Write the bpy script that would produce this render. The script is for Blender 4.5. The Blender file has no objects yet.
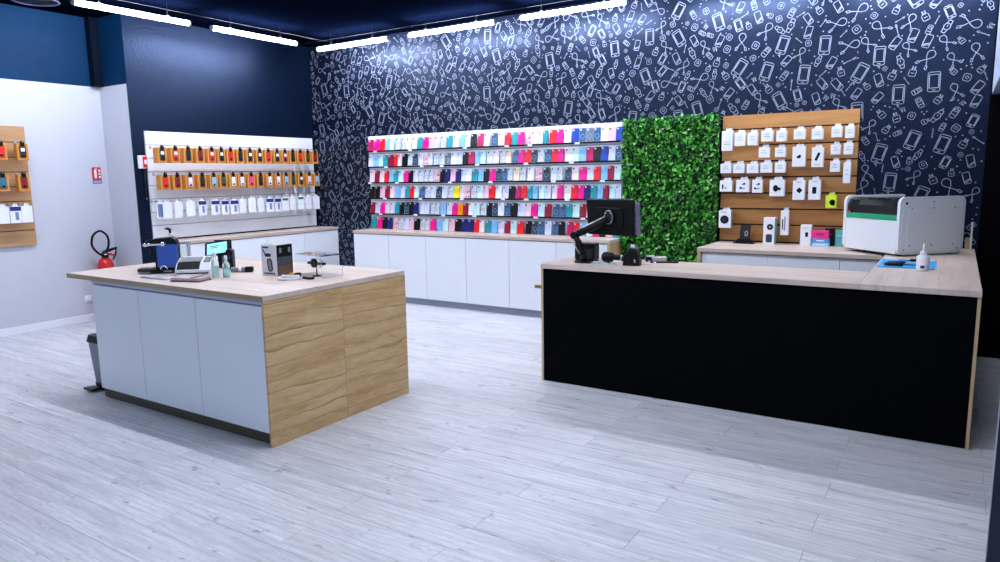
import bpy, bmesh, math, random
from mathutils import Vector, Matrix
random.seed(7)
PI = math.pi
scene = bpy.context.scene
COL = scene.collection

# ------------------------------------------------------------------ camera
F_PX, YAW, PITCH, ROLL, CAM_H = 704.5, -0.5742, 0.1491, -0.0155, 1.65
cam_data = bpy.data.cameras.new('camera')
cam_data.sensor_width = 36.0
cam_data.lens = F_PX * 36.0 / 1000.0
cam_data.clip_start = 0.05
cam = bpy.data.objects.new('camera', cam_data)
COL.objects.link(cam)
_f = Vector((math.sin(YAW) * math.cos(PITCH), math.cos(YAW) * math.cos(PITCH), -math.sin(PITCH)))
_r = Vector((math.cos(YAW), -math.sin(YAW), 0))
_u = _r.cross(_f)
_r2 = math.cos(ROLL) * _r + math.sin(ROLL) * _u
_u2 = -math.sin(ROLL) * _r + math.cos(ROLL) * _u
cam.matrix_world = Matrix(((_r2.x, _u2.x, -_f.x, 0), (_r2.y, _u2.y, -_f.y, 0), (_r2.z, _u2.z, -_f.z, CAM_H), (0, 0, 0, 1)))
scene.camera = cam

# ------------------------------------------------------------------ world, exposure
world = bpy.data.worlds.new('daylight_from_shop_front')
scene.world = world
world.use_nodes = True
bg = world.node_tree.nodes['Background']
bg.inputs[0].default_value = (0.56, 0.70, 1.0, 1)
bg.inputs[1].default_value = 0.75
TUBE_STRENGTH = 115.0
TUBE_COLOR = (0.79, 0.85, 1.0, 1)
vs = scene.view_settings
vs.view_transform = 'Standard'
vs.look = 'None'
vs.exposure = 0.42
vs.gamma = 1.0
vs.use_curve_mapping = False

# ------------------------------------------------------------------ materials
def srgb(r, g, b):
    f = lambda c: (c / 255 / 12.92) if c <= 10 else ((c / 255 + 0.055) / 1.055) ** 2.4
    return (f(r), f(g), f(b))

MATS = {}
def mat(name, col, rough=0.5, metal=0.0, spec=0.5, var=0.06, vscale=6.0, bump=0.0, bscale=60.0, trans=0.0, alpha=1.0, coat=0.0, emit=0.0, ior=1.45, tint=None):
    if name in MATS:
        return MATS[name]
    m = bpy.data.materials.new(name)
    m.use_nodes = True
    nt = m.node_tree
    p = nt.nodes['Principled BSDF']
    p.inputs['Roughness'].default_value = rough
    p.inputs['Metallic'].default_value = metal
    p.inputs['Specular IOR Level'].default_value = spec
    p.inputs['Transmission Weight'].default_value = trans
    p.inputs['Alpha'].default_value = alpha
    p.inputs['Coat Weight'].default_value = coat
    p.inputs['IOR'].default_value = ior
    if tint:
        p.inputs['Specular Tint'].default_value = (*tint, 1)
    tc = nt.nodes.new('ShaderNodeTexCoord')
    nz = nt.nodes.new('ShaderNodeTexNoise')
    nz.inputs['Scale'].default_value = vscale
    nz.inputs['Detail'].default_value = 4
    nt.links.new(tc.outputs['Object'], nz.inputs['Vector'])
    mx = nt.nodes.new('ShaderNodeMix'); mx.data_type = 'RGBA'
    c = list(col)
    mx.inputs[6].default_value = (*[x * (1 - var) for x in c], 1)
    mx.inputs[7].default_value = (*[min(1, x * (1 + var)) for x in c], 1)
    nt.links.new(nz.outputs[0], mx.inputs[0])
    nt.links.new(mx.outputs[2], p.inputs['Base Color'])
    if emit:
        nt.links.new(mx.outputs[2], p.inputs['Emission Color'])
        p.inputs['Emission Strength'].default_value = emit
    if bump:
        n2 = nt.nodes.new('ShaderNodeTexNoise')
        n2.inputs['Scale'].default_value = bscale
        n2.inputs['Detail'].default_value = 3
        nt.links.new(tc.outputs['Object'], n2.inputs['Vector'])
        bp = nt.nodes.new('ShaderNodeBump')
        bp.inputs['Strength'].default_value = bump
        bp.inputs['Distance'].default_value = 0.01
        nt.links.new(n2.outputs[0], bp.inputs['Height'])
        nt.links.new(bp.outputs[0], p.inputs['Normal'])
    MATS[name] = m
    return m

def wood(name, stops, axis='X', stretch=9.0, scale=14.0, rough=0.45, knots=None, fine=0.25, veins=None, spec=0.4):
    """grain runs along `axis` of the object; stops = [(pos, rgb), ...]"""
    if name in MATS:
        return MATS[name]
    m = bpy.data.materials.new(name); m.use_nodes = True
    nt = m.node_tree; N = nt.nodes; L = nt.links
    p = N['Principled BSDF']
    p.inputs['Roughness'].default_value = rough
    p.inputs['Specular IOR Level'].default_value = spec
    tc = N.new('ShaderNodeTexCoord'); oi = N.new('ShaderNodeObjectInfo')
    mp = N.new('ShaderNodeMapping')
    s = [1, 1, 1]; s['XYZ'.index(axis)] = 1.0 / stretch
    mp.inputs['Scale'].default_value = s
    L.new(tc.outputs['Object'], mp.inputs['Vector'])
    mul = N.new('ShaderNodeMath'); mul.operation = 'MULTIPLY'; mul.inputs[1].default_value = 37.0
    L.new(oi.outputs['Random'], mul.inputs[0])
    def noise(sc, detail, rgh, dist=0.0):
        n = N.new('ShaderNodeTexNoise'); n.noise_dimensions = '4D'
        n.inputs['Scale'].default_value = sc; n.inputs['Detail'].default_value = detail
        n.inputs['Roughness'].default_value = rgh; n.inputs['Distortion'].default_value = dist
        L.new(mp.outputs[0], n.inputs['Vector']); L.new(mul.outputs[0], n.inputs['W'])
        return n
    n1 = noise(scale, 6, 0.62, 0.6)
    ramp = N.new('ShaderNodeValToRGB')
    while len(ramp.color_ramp.elements) < len(stops):
        ramp.color_ramp.elements.new(0.5)
    for e, (pos, c) in zip(ramp.color_ramp.elements, stops):
        e.position = pos; e.color = (*c, 1)
    L.new(n1.outputs[0], ramp.inputs[0])
    out = ramp.outputs[0]
    n2 = noise(scale * 7, 3, 0.6)
    mx = N.new('ShaderNodeMix'); mx.data_type = 'RGBA'; mx.blend_type = 'MULTIPLY'
    r2 = N.new('ShaderNodeValToRGB')
    r2.color_ramp.elements[0].position = 0.35; r2.color_ramp.elements[0].color = (1 - fine, 1 - fine, 1 - fine, 1)
    r2.color_ramp.elements[1].position = 0.6; r2.color_ramp.elements[1].color = (1, 1, 1, 1)
    L.new(n2.outputs[0], r2.inputs[0])
    mx.inputs[0].default_value = 1.0
    L.new(out, mx.inputs[6]); L.new(r2.outputs[0], mx.inputs[7])
    out = mx.outputs[2]
    if veins:                                   # long dark growth lines, wavering across the grain
        across, per_m, amp, nsc, vcol, vwid, vfac = veins
        n3 = N.new('ShaderNodeTexNoise'); n3.noise_dimensions = '4D'
        mp3 = N.new('ShaderNodeMapping'); s3 = [1, 1, 1]; s3['XYZ'.index(axis)] = 0.22
        mp3.inputs['Scale'].default_value = s3
        L.new(tc.outputs['Object'], mp3.inputs['Vector']); L.new(mp3.outputs[0], n3.inputs['Vector']); L.new(mul.outputs[0], n3.inputs['W'])
        n3.inputs['Scale'].default_value = nsc; n3.inputs['Detail'].default_value = 3; n3.inputs['Roughness'].default_value = 0.55
        sx = N.new('ShaderNodeSeparateXYZ'); L.new(tc.outputs['Object'], sx.inputs[0])
        m1 = N.new('ShaderNodeMath'); m1.operation = 'MULTIPLY_ADD'; m1.inputs[1].default_value = amp
        mz = N.new('ShaderNodeMath'); mz.operation = 'MULTIPLY'; mz.inputs[1].default_value = per_m
        L.new(sx.outputs['XYZ'.index(across)], mz.inputs[0])
        L.new(n3.outputs[0], m1.inputs[0]); L.new(mz.outputs[0], m1.inputs[2])
        fr = N.new('ShaderNodeMath'); fr.operation = 'FRACT'; L.new(m1.outputs[0], fr.inputs[0])
        r3 = N.new('ShaderNodeValToRGB')
        r3.color_ramp.elements[0].position = 0.0; r3.color_ramp.elements[0].color = (*vcol, 1)
        r3.color_ramp.elements[1].position = vwid; r3.color_ramp.elements[1].color = (1, 1, 1, 1)
        L.new(fr.outputs[0], r3.inputs[0])
        m3 = N.new('ShaderNodeMix'); m3.data_type = 'RGBA'; m3.blend_type = 'MULTIPLY'
        fad = N.new('ShaderNodeMapRange'); fad.inputs[1].default_value = 0.38; fad.inputs[2].default_value = 0.62; fad.inputs[4].default_value = vfac
        L.new(n1.outputs[0], fad.inputs[0]); L.new(fad.outputs[0], m3.inputs[0])
        L.new(out, m3.inputs[6]); L.new(r3.outputs[0], m3.inputs[7]); out = m3.outputs[2]
    if knots:                                   # scattered dark knots
        n4 = N.new('ShaderNodeTexNoise'); n4.noise_dimensions = '4D'
        mp4 = N.new('ShaderNodeMapping'); s4 = [1, 1, 1]; s4['XYZ'.index(axis)] = 0.45
        mp4.inputs['Scale'].default_value = s4
        L.new(tc.outputs['Object'], mp4.inputs['Vector']); L.new(mp4.outputs[0], n4.inputs['Vector'])
        L.new(mul.outputs[0], n4.inputs['W'])
        n4.inputs['Scale'].default_value = 15; n4.inputs['Detail'].default_value = 5; n4.inputs['Roughness'].default_value = 0.65
        r4 = N.new('ShaderNodeValToRGB')
        r4.color_ramp.elements[0].position = knots[0]; r4.color_ramp.elements[0].color = (1, 1, 1, 1)
        r4.color_ramp.elements[1].position = knots[0] + 0.07; r4.color_ramp.elements[1].color = (*knots[1], 1)
        L.new(n4.outputs[0], r4.inputs[0])
        m4 = N.new('ShaderNodeMix'); m4.data_type = 'RGBA'; m4.blend_type = 'MULTIPLY'; m4.inputs[0].default_value = 1
        L.new(out, m4.inputs[6]); L.new(r4.outputs[0], m4.inputs[7]); out = m4.outputs[2]
    # slight board-to-board tone
    hv = N.new('ShaderNodeHueSaturation')
    mr = N.new('ShaderNodeMapRange'); mr.inputs[3].default_value = 0.96; mr.inputs[4].default_value = 1.03
    L.new(oi.outputs['Random'], mr.inputs[0]); L.new(mr.outputs[0], hv.inputs['Value'])
    L.new(out, hv.inputs['Color']); L.new(hv.outputs[0], p.inputs['Base Color'])
    bp = N.new('ShaderNodeBump'); bp.inputs['Strength'].default_value = 0.08; bp.inputs['Distance'].default_value = 0.004
    L.new(n2.outputs[0], bp.inputs['Height']); L.new(bp.outputs[0], p.inputs['Normal'])
    MATS[name] = m
    return m

FLOOR = wood('whitewashed_laminate', [(0.28, (0.44, 0.445, 0.48)), (0.42, (0.60, 0.605, 0.64)), (0.56, (0.72, 0.72, 0.745)), (0.75, (0.80, 0.80, 0.82))], 'X', 10, 15, 0.42, knots=(0.615, (0.50, 0.50, 0.55)), fine=0.16, veins=('Y', 26.0, 3.2, 4.0, (0.66, 0.67, 0.71), 0.35, 0.8))
TOP = wood('pale_oak_worktop', [(0.3, (0.52, 0.40, 0.33)), (0.5, (0.64, 0.51, 0.43)), (0.7, (0.70, 0.58, 0.51))], 'X', 14, 12, 0.4, fine=0.1)
TOPY = wood('pale_oak_worktop_crosswise', [(0.3, (0.52, 0.40, 0.33)), (0.5, (0.64, 0.51, 0.43)), (0.7, (0.70, 0.58, 0.51))], 'Y', 14, 12, 0.4, fine=0.1, veins=('X', 9.0, 2.0, 3.0, (0.6, 0.55, 0.5), 0.10, 0.7))
EDGE = wood('oak_edge_band', [(0.3, (0.30, 0.21, 0.12)), (0.6, (0.46, 0.34, 0.21))], 'X', 14, 12, 0.5, fine=0.15)
OAK = wood('oak_board_crosswise', [(0.3, (0.46, 0.27, 0.10)), (0.47, (0.62, 0.40, 0.185)), (0.62, (0.70, 0.49, 0.25)), (0.8, (0.76, 0.57, 0.33))], 'Y', 6, 11, 0.45, fine=0.14, veins=('Z', 11.0, 2.6, 4.0, (0.36, 0.25, 0.13), 0.17, 1.0))
OAKX = wood('oak_board', [(0.3, (0.45, 0.29, 0.14)), (0.5, (0.58, 0.40, 0.22)), (0.8, (0.66, 0.5, 0.3))], 'Z', 9, 10, 0.45, fine=0.12)
SLATWOOD = wood('honey_wood_slat', [(0.3, (0.30, 0.125, 0.030)), (0.5, (0.43, 0.195, 0.052)), (0.72, (0.50, 0.245, 0.085))], 'X', 10, 9, 0.35, fine=0.10)
SLATWOODY = wood('tan_wood_slat', [(0.3, (0.40, 0.21, 0.09)), (0.5, (0.50, 0.28, 0.13)), (0.72, (0.56, 0.34, 0.18))], 'Y', 10, 9, 0.4, fine=0.10)

WHITE = mat('white_laminate', (0.80, 0.82, 0.86), 0.35, var=0.02)
WHITEWALL = mat('white_wall_paint', (0.56, 0.57, 0.635), 0.7, var=0.03, bump=0.05)
NAVYWALL = mat('navy_wall_paint', (0.002, 0.006, 0.019), 0.36, spec=0.36, tint=(0.42, 0.58, 1.0), var=0.3, vscale=3, bump=0.25, bscale=35)
PETROL = mat('petrol_blue_wall_paint', (0.002, 0.026, 0.078), 0.5, spec=0.2, tint=(0.5, 0.7, 1.0), var=0.45, vscale=2.5, bump=0.2, bscale=30)
WALLPAPER = mat('midnight_wallpaper', (0.0015, 0.0032, 0.012), 0.36, spec=0.34, tint=(0.45, 0.6, 1.0), var=0.2, bump=0.12, bscale=90)
PRINT = mat('chalk_white_print', (0.27, 0.31, 0.40), 0.6, var=0.1, spec=0.2)
CEIL = mat('dark_ceiling_paint', (0.0009, 0.0019, 0.0065), 0.9, spec=0.0)
BLACKWALL = mat('black_wall_paint', (0.001, 0.001, 0.002), 0.8, spec=0.05)
BLACKPANEL = mat('black_laminate', (0.0012, 0.0014, 0.0022), 0.55, spec=0.04, var=0.1)
BLACK = mat('black_plastic', (0.0025, 0.0025, 0.0035), 0.35, spec=0.25)
DARKGREY = mat('dark_grey_plastic', (0.018, 0.019, 0.024), 0.4, spec=0.35)
GREY = mat('grey_plastic', (0.22, 0.23, 0.27), 0.4)
SILVER = mat('brushed_silver', (0.62, 0.63, 0.66), 0.28, metal=1.0)
CHROME = mat('chrome', (0.8, 0.8, 0.82), 0.12, metal=1.0)
ALU = mat('aluminium_profile', (0.45, 0.49, 0.58), 0.35, metal=0.7)
BRASS = mat('brass', (0.58, 0.42, 0.12), 0.3, metal=1.0)
PLINTH = mat('grey_plinth', (0.30, 0.33, 0.42), 0.4)
PLINTHDARK = mat('dark_bronze_plinth', (0.075, 0.065, 0.04), 0.35, metal=0.4)
KRAFT = mat('kraft_card', (0.60, 0.25, 0.042), 0.7, var=0.08)
KRAFTDARK = mat('kraft_card_inside', (0.22, 0.09, 0.02), 0.8)
CARDWHITE = mat('white_card', (0.80, 0.81, 0.85), 0.45, var=0.02)
ACRYLIC = mat('clear_acrylic', (0.95, 0.97, 1.0), 0.02, trans=1.0, ior=1.2, var=0.0)
CLEARPL = mat('clear_plastic', (0.90, 0.97, 0.97), 0.08, trans=0.85, ior=1.15, var=0.0)
RED = mat('signal_red', (0.62, 0.012, 0.012), 0.3, var=0.04)
TEAL = mat('teal_card', (0.10, 0.42, 0.45), 0.5)
CYAN = mat('lit_cyan_screen', (0.22, 0.62, 0.74), 0.3, emit=0.9, var=0.02)
PAPER = mat('paper_grey', (0.45, 0.48, 0.55), 0.6)
LEATHER = mat('brown_leather', (0.16, 0.09, 0.075), 0.5, bump=0.2)
LEATHERP = mat('pale_brown_leather', (0.46, 0.33, 0.30), 0.5, bump=0.2)
ENGRAVER = mat('light_grey_enamel', (0.74, 0.75, 0.78), 0.3, var=0.02)
ENGRAVERSIDE = mat('warm_grey_enamel', (0.82, 0.82, 0.83), 0.35, var=0.02)
SMOKED = mat('smoked_acrylic', (0.006, 0.007, 0.008), 0.08, spec=0.6)
GREEN = mat('green_acrylic', (0.012, 0.33, 0.15), 0.25)
BLUEMAT = mat('blue_silicone_mat', (0.012, 0.33, 0.72), 0.5)
LIME = mat('lime_card', (0.62, 0.78, 0.03), 0.45)
MAGENTA = mat('magenta_card', (0.80, 0.02, 0.25), 0.45)
SKY = mat('sky_blue_card', (0.06, 0.32, 0.66), 0.45)
PALEBLUE = mat('pale_blue_card', (0.42, 0.66, 0.80), 0.45)
YELLOW = mat('yellow_plastic', (0.85, 0.58, 0.02), 0.4)
BLUESHELL = mat('blue_gloss_shell', (0.004, 0.07, 0.40), 0.18, coat=0.5)
BEAM = mat('grey_blue_beam_paint', (0.38, 0.44, 0.58), 0.6)
FABRIC = mat('dark_navy_textured_panel', (0.006, 0.012, 0.028), 0.9, spec=0.1, bump=0.6, bscale=220, var=0.4, vscale=80)
SUBFLOOR = mat('plank_joint_grey', (0.26, 0.26, 0.29), 0.8)
TUBE = mat('lit_tube_diffuser', TUBE_COLOR[:3], 0.4, var=0.0)
TUBE.node_tree.nodes['Principled BSDF'].inputs['Emission Color'].default_value = TUBE_COLOR
TUBE.node_tree.nodes['Principled BSDF'].inputs['Emission Strength'].default_value = TUBE_STRENGTH

# ------------------------------------------------------------------ mesh helpers
def link(name, me, m, parent=None, loc=None, rot=None):
    o = bpy.data.objects.new(name, me)
    COL.objects.link(o)
    if m is not None and len(me.materials) == 0:
        me.materials.append(m)
    if parent is not None:
        o.parent = parent
    if loc is not None:
        o.location = loc
    if rot is not None:
        o.rotation_euler = rot
    return o

def bm_mesh(bm, name='mesh', smooth=False):
    bmesh.ops.recalc_face_normals(bm, faces=bm.faces[:])
    me = bpy.data.meshes.new(name)
    bm.to_mesh(me); bm.free()
    if smooth:
        for p in me.polygons:
            p.use_smooth = True
    return me

def add_box(bm, x0, x1, y0, y1, z0, z1):
    v = [bm.verts.new((x, y, z)) for z in (z0, z1) for x, y in ((x0, y0), (x1, y0), (x1, y1), (x0, y1))]
    for f in ((0, 1, 2, 3), (4, 5, 6, 7), (0, 1, 5, 4), (1, 2, 6, 5), (2, 3, 7, 6), (3, 0, 4, 7)):
        bm.faces.new([v[i] for i in f])
    return v

def box_mesh(x0, x1, y0, y1, z0, z1, bevel=0.0, seg=1):
    bm = bmesh.new()
    add_box(bm, x0, x1, y0, y1, z0, z1)
    if bevel:
        bmesh.ops.bevel(bm, geom=bm.edges[:], offset=bevel, segments=seg, affect='EDGES', profile=0.5)
    return bm_mesh(bm)

def B(name, ext, m, parent=None, bevel=0.0, seg=1, loc=None, rot=None):
    return link(name, box_mesh(*ext, bevel=bevel, seg=seg), m, parent, loc, rot)

def rrect(w, h, r, n=4, cx=0, cy=0):
    pts = []
    for (sx, sy, a0) in ((1, 1, 0), (-1, 1, 90), (-1, -1, 180), (1, -1, 270)):
        for k in range(n + 1):
            a = math.radians(a0 + 90 * k / n)
            pts.append((cx + sx * (w / 2 - r) + r * math.cos(a), cy + sy * (h / 2 - r) + r * math.sin(a)))
    return pts

def prism_mesh(pts, t0, t1, plane='XZ', bevel=0.0, seg=2, smooth=False):
    """extrude a 2D outline; plane XZ extrudes along y, XY along z, YZ along x"""
    def P(a, b, t):
        return {'XZ': (a, t, b), 'XY': (a, b, t), 'YZ': (t, a, b)}[plane]
    bm = bmesh.new()
    A = [bm.verts.new(P(a, b, t0)) for a, b in pts]
    C = [bm.verts.new(P(a, b, t1)) for a, b in pts]
    f0 = bm.faces.new(A); f1 = bm.faces.new(C)
    n = len(pts)
    for i in range(n):
        bm.faces.new((A[i], A[(i + 1) % n], C[(i + 1) % n], C[i]))
    if bevel:
        ed = list(set(f0.edges[:] + f1.edges[:]))
        bmesh.ops.bevel(bm, geom=ed, offset=bevel, segments=seg, affect='EDGES', profile=0.5)
    return bm_mesh(bm, smooth=smooth)

def lathe_mesh(prof, n=16, smooth=True, axis='Z'):
    bm = bmesh.new()
    rings = []
    for r, z in prof:
        ring = []
        for k in range(n):
            a = 2 * PI * k / n
            x, y = r * math.cos(a), r * math.sin(a)
            ring.append(bm.verts.new((x, y, z) if axis == 'Z' else ((z, x, y) if axis == 'X' else (x, z, y))))
        rings.append(ring)
    for a, b in zip(rings, rings[1:]):
        for k in range(n):
            bm.faces.new((a[k], a[(k + 1) % n], b[(k + 1) % n], b[k]))
    bm.faces.new(rings[0]); bm.faces.new(rings[-1])
    me = bm_mesh(bm)
    if smooth:
        for p in me.polygons:
            p.use_smooth = len(p.vertices) == 4
    return me

def tube_mesh(path, r, n=8, smooth=True):
    pts = [Vector(p) for p in path]
    rr = r if isinstance(r, (list, tuple)) else [r] * len(pts)
    bm = bmesh.new(); rings = []
    up = Vector((0.13, 0.27, 0.95)).normalized()
    for i, p in enumerate(pts):
        t = (pts[min(i + 1, len(pts) - 1)] - pts[max(i - 1, 0)]).normalized()
        a = t.cross(up)
        if a.length < 0.05:
            a = t.cross(Vector((1, 0, 0)))
        a.normalize(); b = t.cross(a)
        rings.append([bm.verts.new(p + rr[i] * (math.cos(2 * PI * k / n) * a + math.sin(2 * PI * k / n) * b)) for k in range(n)])
    for a, b in zip(rings, rings[1:]):
        for k in range(n):
            bm.faces.new((a[k], a[(k + 1) % n], b[(k + 1) % n], b[k]))
    bm.faces.new(rings[0]); bm.faces.new(rings[-1])
    me = bm_mesh(bm)
    if smooth:
        for p in me.polygons:
            p.use_smooth = len(p.vertices) == 4
    return me

def smooth_path(ctrl, n=8):
    """Catmull-Rom through control points"""
    P = [Vector(c) for c in ctrl]
    P = [2 * P[0] - P[1]] + P + [2 * P[-1] - P[-2]]
    out = []
    for i in range(1, len(P) - 2):
        for k in range(n):
            t = k / n
            a, b, c, d = P[i - 1], P[i], P[i + 1], P[i + 2]
            out.append(0.5 * ((2 * b) + (c - a) * t + (2 * a - 5 * b + 4 * c - d) * t * t + (3 * b - a - 3 * c + d) * t ** 3))
    out.append(P[-2])
    return out

def tag(o, label, cat, group=None):
    o['label'] = label; o['category'] = cat
    if group:
        o['group'] = group
    return o

def thing(name, label, cat, loc=(0, 0, 0), rz=0.0, group=None):
    o = bpy.data.objects.new(name, None)
    o.empty_display_size = 0.05
    COL.objects.link(o)
    o.location = loc; o.rotation_euler = (0, 0, rz)
    return tag(o, label, cat, group)

def structure(o, label=None, cat=None):
    o['kind'] = 'structure'
    if label:
        o['label'] = label
    if cat:
        o['category'] = cat
    return o

def S(name, ext, m, label, cat='wall', bevel=0.0):
    return structure(B(name, ext, m, bevel=bevel), label, cat)

def copy_tree(o, parent=None):
    c = o.copy(); COL.objects.link(c); c.parent = parent
    for ch in list(o.children):
        k = copy_tree(ch, c)
        k.matrix_parent_inverse = ch.matrix_parent_inverse.copy()
    return c

ORD = ['first', 'second', 'third', 'fourth', 'fifth', 'sixth', 'seventh', 'eighth', 'ninth', 'tenth', 'eleventh', 'twelfth', 'thirteenth', 'fourteenth', 'fifteenth', 'sixteenth', 'seventeenth', 'eighteenth', 'nineteenth']

# ================================================================== THE ROOM
YB, XL, XN, ZC = 7.40, -8.03, -8.60, 3.52
XR_PAT, XR = 0.20, 1.60

# ---- floor with laminate planks
floor = S('floor', (-8.8, XR, -1.6, YB, -0.10, -0.006), SUBFLOOR, 'floor of whitewashed grey wood laminate planks', 'floor')
PW, PLEN = 0.1985, 1.362
row0 = 2.735
row = 0
k0 = int(math.floor((0.75 - row0) / PW)); k1 = int(math.ceil((YB - row0) / PW))
G = 0.0010
for k in range(k0, k1 + 1):
    ya, yb = row0 + k * PW, min(row0 + (k + 1) * PW, YB)
    if yb - ya < 0.02:
        continue
    joint = -1.14 if k % 2 == 0 else -0.46
    n0 = int(math.floor((XN - joint) / PLEN))
    x = joint + n0 * PLEN
    while x < XR:
        a, b = max(x, XN), min(x + PLEN, XR)
        if ya >= 4.65 and b < XL + 0.02:
            x += PLEN; continue
        if ya >= 4.65:
            a = max(a, XL)
        if b - a > 0.03:
            c = ((a + b) / 2, (ya + yb) / 2)
            hx, hy = (b - a) / 2 - G, (yb - ya) / 2 - G
            B('plank', (-hx, hx, -hy, hy, -0.005, 0.0), FLOOR, floor, loc=(c[0], c[1], 0))
        x += PLEN

# ---- ceiling
S('ceiling', (-8.8, XR, -1.6, YB + 0.1, ZC, ZC + 0.08), CEIL, 'dark navy painted shop ceiling', 'ceiling')

# ---- back wall with printed wallpaper
wall_back = S('wall_back', (XL - 0.1, XR_PAT, YB, YB + 0.1, 0, ZC), WALLPAPER, 'back wall in midnight wallpaper printed with phone accessory doodles')
S('wall_back_end', (XR_PAT, XR, YB - 0.03, YB + 0.1, 0, ZC), BLACKWALL, 'plain black wall beyond the printed wallpaper')
S('trim_1', (XR_PAT - 0.02, XR_PAT, YB - 0.012, YB, 0, ZC), BLACKWALL, 'slim black strip edging the printed wallpaper', 'trim')
S('wall_right', (XR, XR + 0.1, 2.3, YB + 0.1, 0, ZC), BLACKWALL, 'black wall closing off the space beside the counter')
S('wall_right_header', (0.19, 0.40, 3.1, YB - 0.03, 2.26, ZC), BEAM, 'grey-blue painted beam over the black side opening', 'beam')
pil = S('wall_right_end', (0.188, 0.62, 2.35, 3.095, 0, ZC), FABRIC, 'dark navy textured partition end with a white edge', 'pillar')
B('edge_strip', (0.184, 0.200, 3.095, 3.107, 0, ZC), WHITE, pil)

# ---- left side walls
S('wall_left', (XL - 0.12, XL, 4.7505, YB, 0, ZC), NAVYWALL, 'navy painted side wall behind the kraft box display')
S('wall_left_pilaster', (XL, XL + 0.012, 4.6505, 4.793, 0, ZC), NAVYWALL, 'narrow navy pilaster between white recess and display wall', 'pilaster')
S('wall_left_return', (XN, XL - 0.0001, 4.65, 4.75, 0, 2.745), WHITEWALL, 'white return of the recessed side wall')
S('wall_left_return_upper', (XN, XL - 0.0001, 4.65, 4.75, 2.745, ZC), PETROL, 'petrol blue upper return of the recessed side wall')
S('wall_left_recess', (XN - 0.1, XN, -1.6, 4.75, 0, 2.745), WHITEWALL, 'white recessed side wall with fire extinguisher')
S('wall_left_recess_upper', (XN - 0.1, XN, -1.6, 4.75, 2.745, ZC), PETROL, 'petrol blue painted band above the white side wall')
S('trim_2', (XN, XN + 0.10, 4.55, 4.65, 2.745, ZC), mat('dark_pipe_paint', (0.001, 0.004, 0.014), 0.6, spec=0.1), 'dark boxed pipe in the upper wall corner', 'trim')
S('baseboard_left', (XN, XN + 0.015, -1.6, 4.65, 0, 0.085), WHITE, 'white baseboard along the recessed side wall', 'baseboard', bevel=0.003)
S('baseboard_left_return', (XN + 0.015, XL, 4.635, 4.65, 0, 0.085), WHITE, 'white baseboard along the short return wall', 'baseboard', bevel=0.003)

# ---- wallpaper print: line-art phones, cables, watches, chargers, earbuds, power banks, dots
def circle(cx, cy, r, n=12, ry=None):
    return [(cx + r * math.cos(2 * PI * k / n), cy + (ry or r) * math.sin(2 * PI * k / n)) for k in range(n + 1)]
def rr(w, h, r, cx=0, cy=0):
    p = rrect(w, h, r, 3, cx, cy); return p + [p[0]]
def ico_phone():
    return [rr(0.98, 1.78, 0.16), rr(0.76, 1.22, 0.03, 0, 0.05), [(-0.12, -0.74), (0.12, -0.74)]]
def ico_phone_cable():
    return ico_phone() + [[(0, -0.88), (0, -1.05)], [(-0.1, -1.05), (0.1, -1.05)], [(0, -1.05), (0.12, -1.2)]]
def ico_phone_shine():
    return [rr(0.88, 1.7, 0.15), [(-0.40, -0.55), (0.40, -0.15)], [(-0.30, -0.68), (0.36, -0.36)]]
def ico_cable():
    lp = [(0.55 * math.sin(t) * (1 if t < PI else 1), 0.0) for t in (0,)]
    loop = []
    for k in range(23):
        t = -0.35 * PI + (1.7 * PI) * k / 22
        loop.append((0.42 * math.cos(t - 0.0), 0.55 + 0.42 * math.sin(t) * 1.05))
    a = [(-0.5, -0.75), (-0.2, -0.35), (0.12, 0.0)] + loop[0:1]
    # alpha-shaped ribbon loop with a plug on both ends
    body = [(-0.45, -0.62), (-0.12, -0.2), (0.24, 0.2), (0.42, 0.55), (0.36, 0.85), (0.12, 1.02), (-0.14, 1.02), (-0.36, 0.85), (-0.42, 0.55), (-0.24, 0.2), (0.12, -0.2), (0.45, -0.62)]
    def plug(x, y, s):
        return [[(x - 0.10, y), (x + 0.10, y), (x + 0.10 + s * 0.12, y - 0.36), (x - 0.10 + s * 0.12, y - 0.36), (x - 0.10, y)]]
    return [body] + plug(-0.48, -0.62, -1) + plug(0.48, -0.62, 1)
def ico_watch():
    return [circle(0, 0, 0.44, 12, 0.48), [(-0.3, 0.42), (-0.22, 0.95), (0.22, 0.95), (0.3, 0.42)], [(-0.3, -0.42), (-0.22, -0.95), (0.22, -0.95), (0.3, -0.42)], [(0, 0), (0, 0.2)]]
def ico_bank():
    return [rr(0.7, 1.4, 0.14), rr(0.40, 0.36, 0.03, 0, 0.30), [(-0.2, -0.30), (0.2, -0.30)]]
def ico_charger():
    return [rr(0.85, 0.85, 0.16, 0, -0.15), [(-0.18, -0.15), (0.18, -0.15)], [(-0.2, 0.28), (-0.2, 0.72), (-0.1, 0.72), (-0.1, 0.28)], [(0.1, 0.28), (0.1, 0.72), (0.2, 0.72), (0.2, 0.28)]]
def ico_buds():
    return [circle(-0.3, 0.25, 0.24, 8), [(-0.38, 0.05), (-0.34, -0.55), (-0.2, -0.55), (-0.16, 0.08)], circle(0.32, 0.15, 0.24, 8), [(0.24, -0.05), (0.28, -0.65), (0.42, -0.65), (0.44, -0.02)]]
def ico_case():
    return [rr(0.95, 1.0, 0.28), circle(0, 0.02, 0.20, 8)]
def ico_stylus():
    return [circle(0, 0.8, 0.13, 8, 0.3), circle(0, 0.8, 0.04, 5, 0.18), [(0, 0.5), (0, -0.75)], [(-0.06, -0.75), (0.06, -0.75), (0.06, -1.0), (-0.06, -1.0), (-0.06, -0.75)]]
PV, PF = [], []
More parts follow.
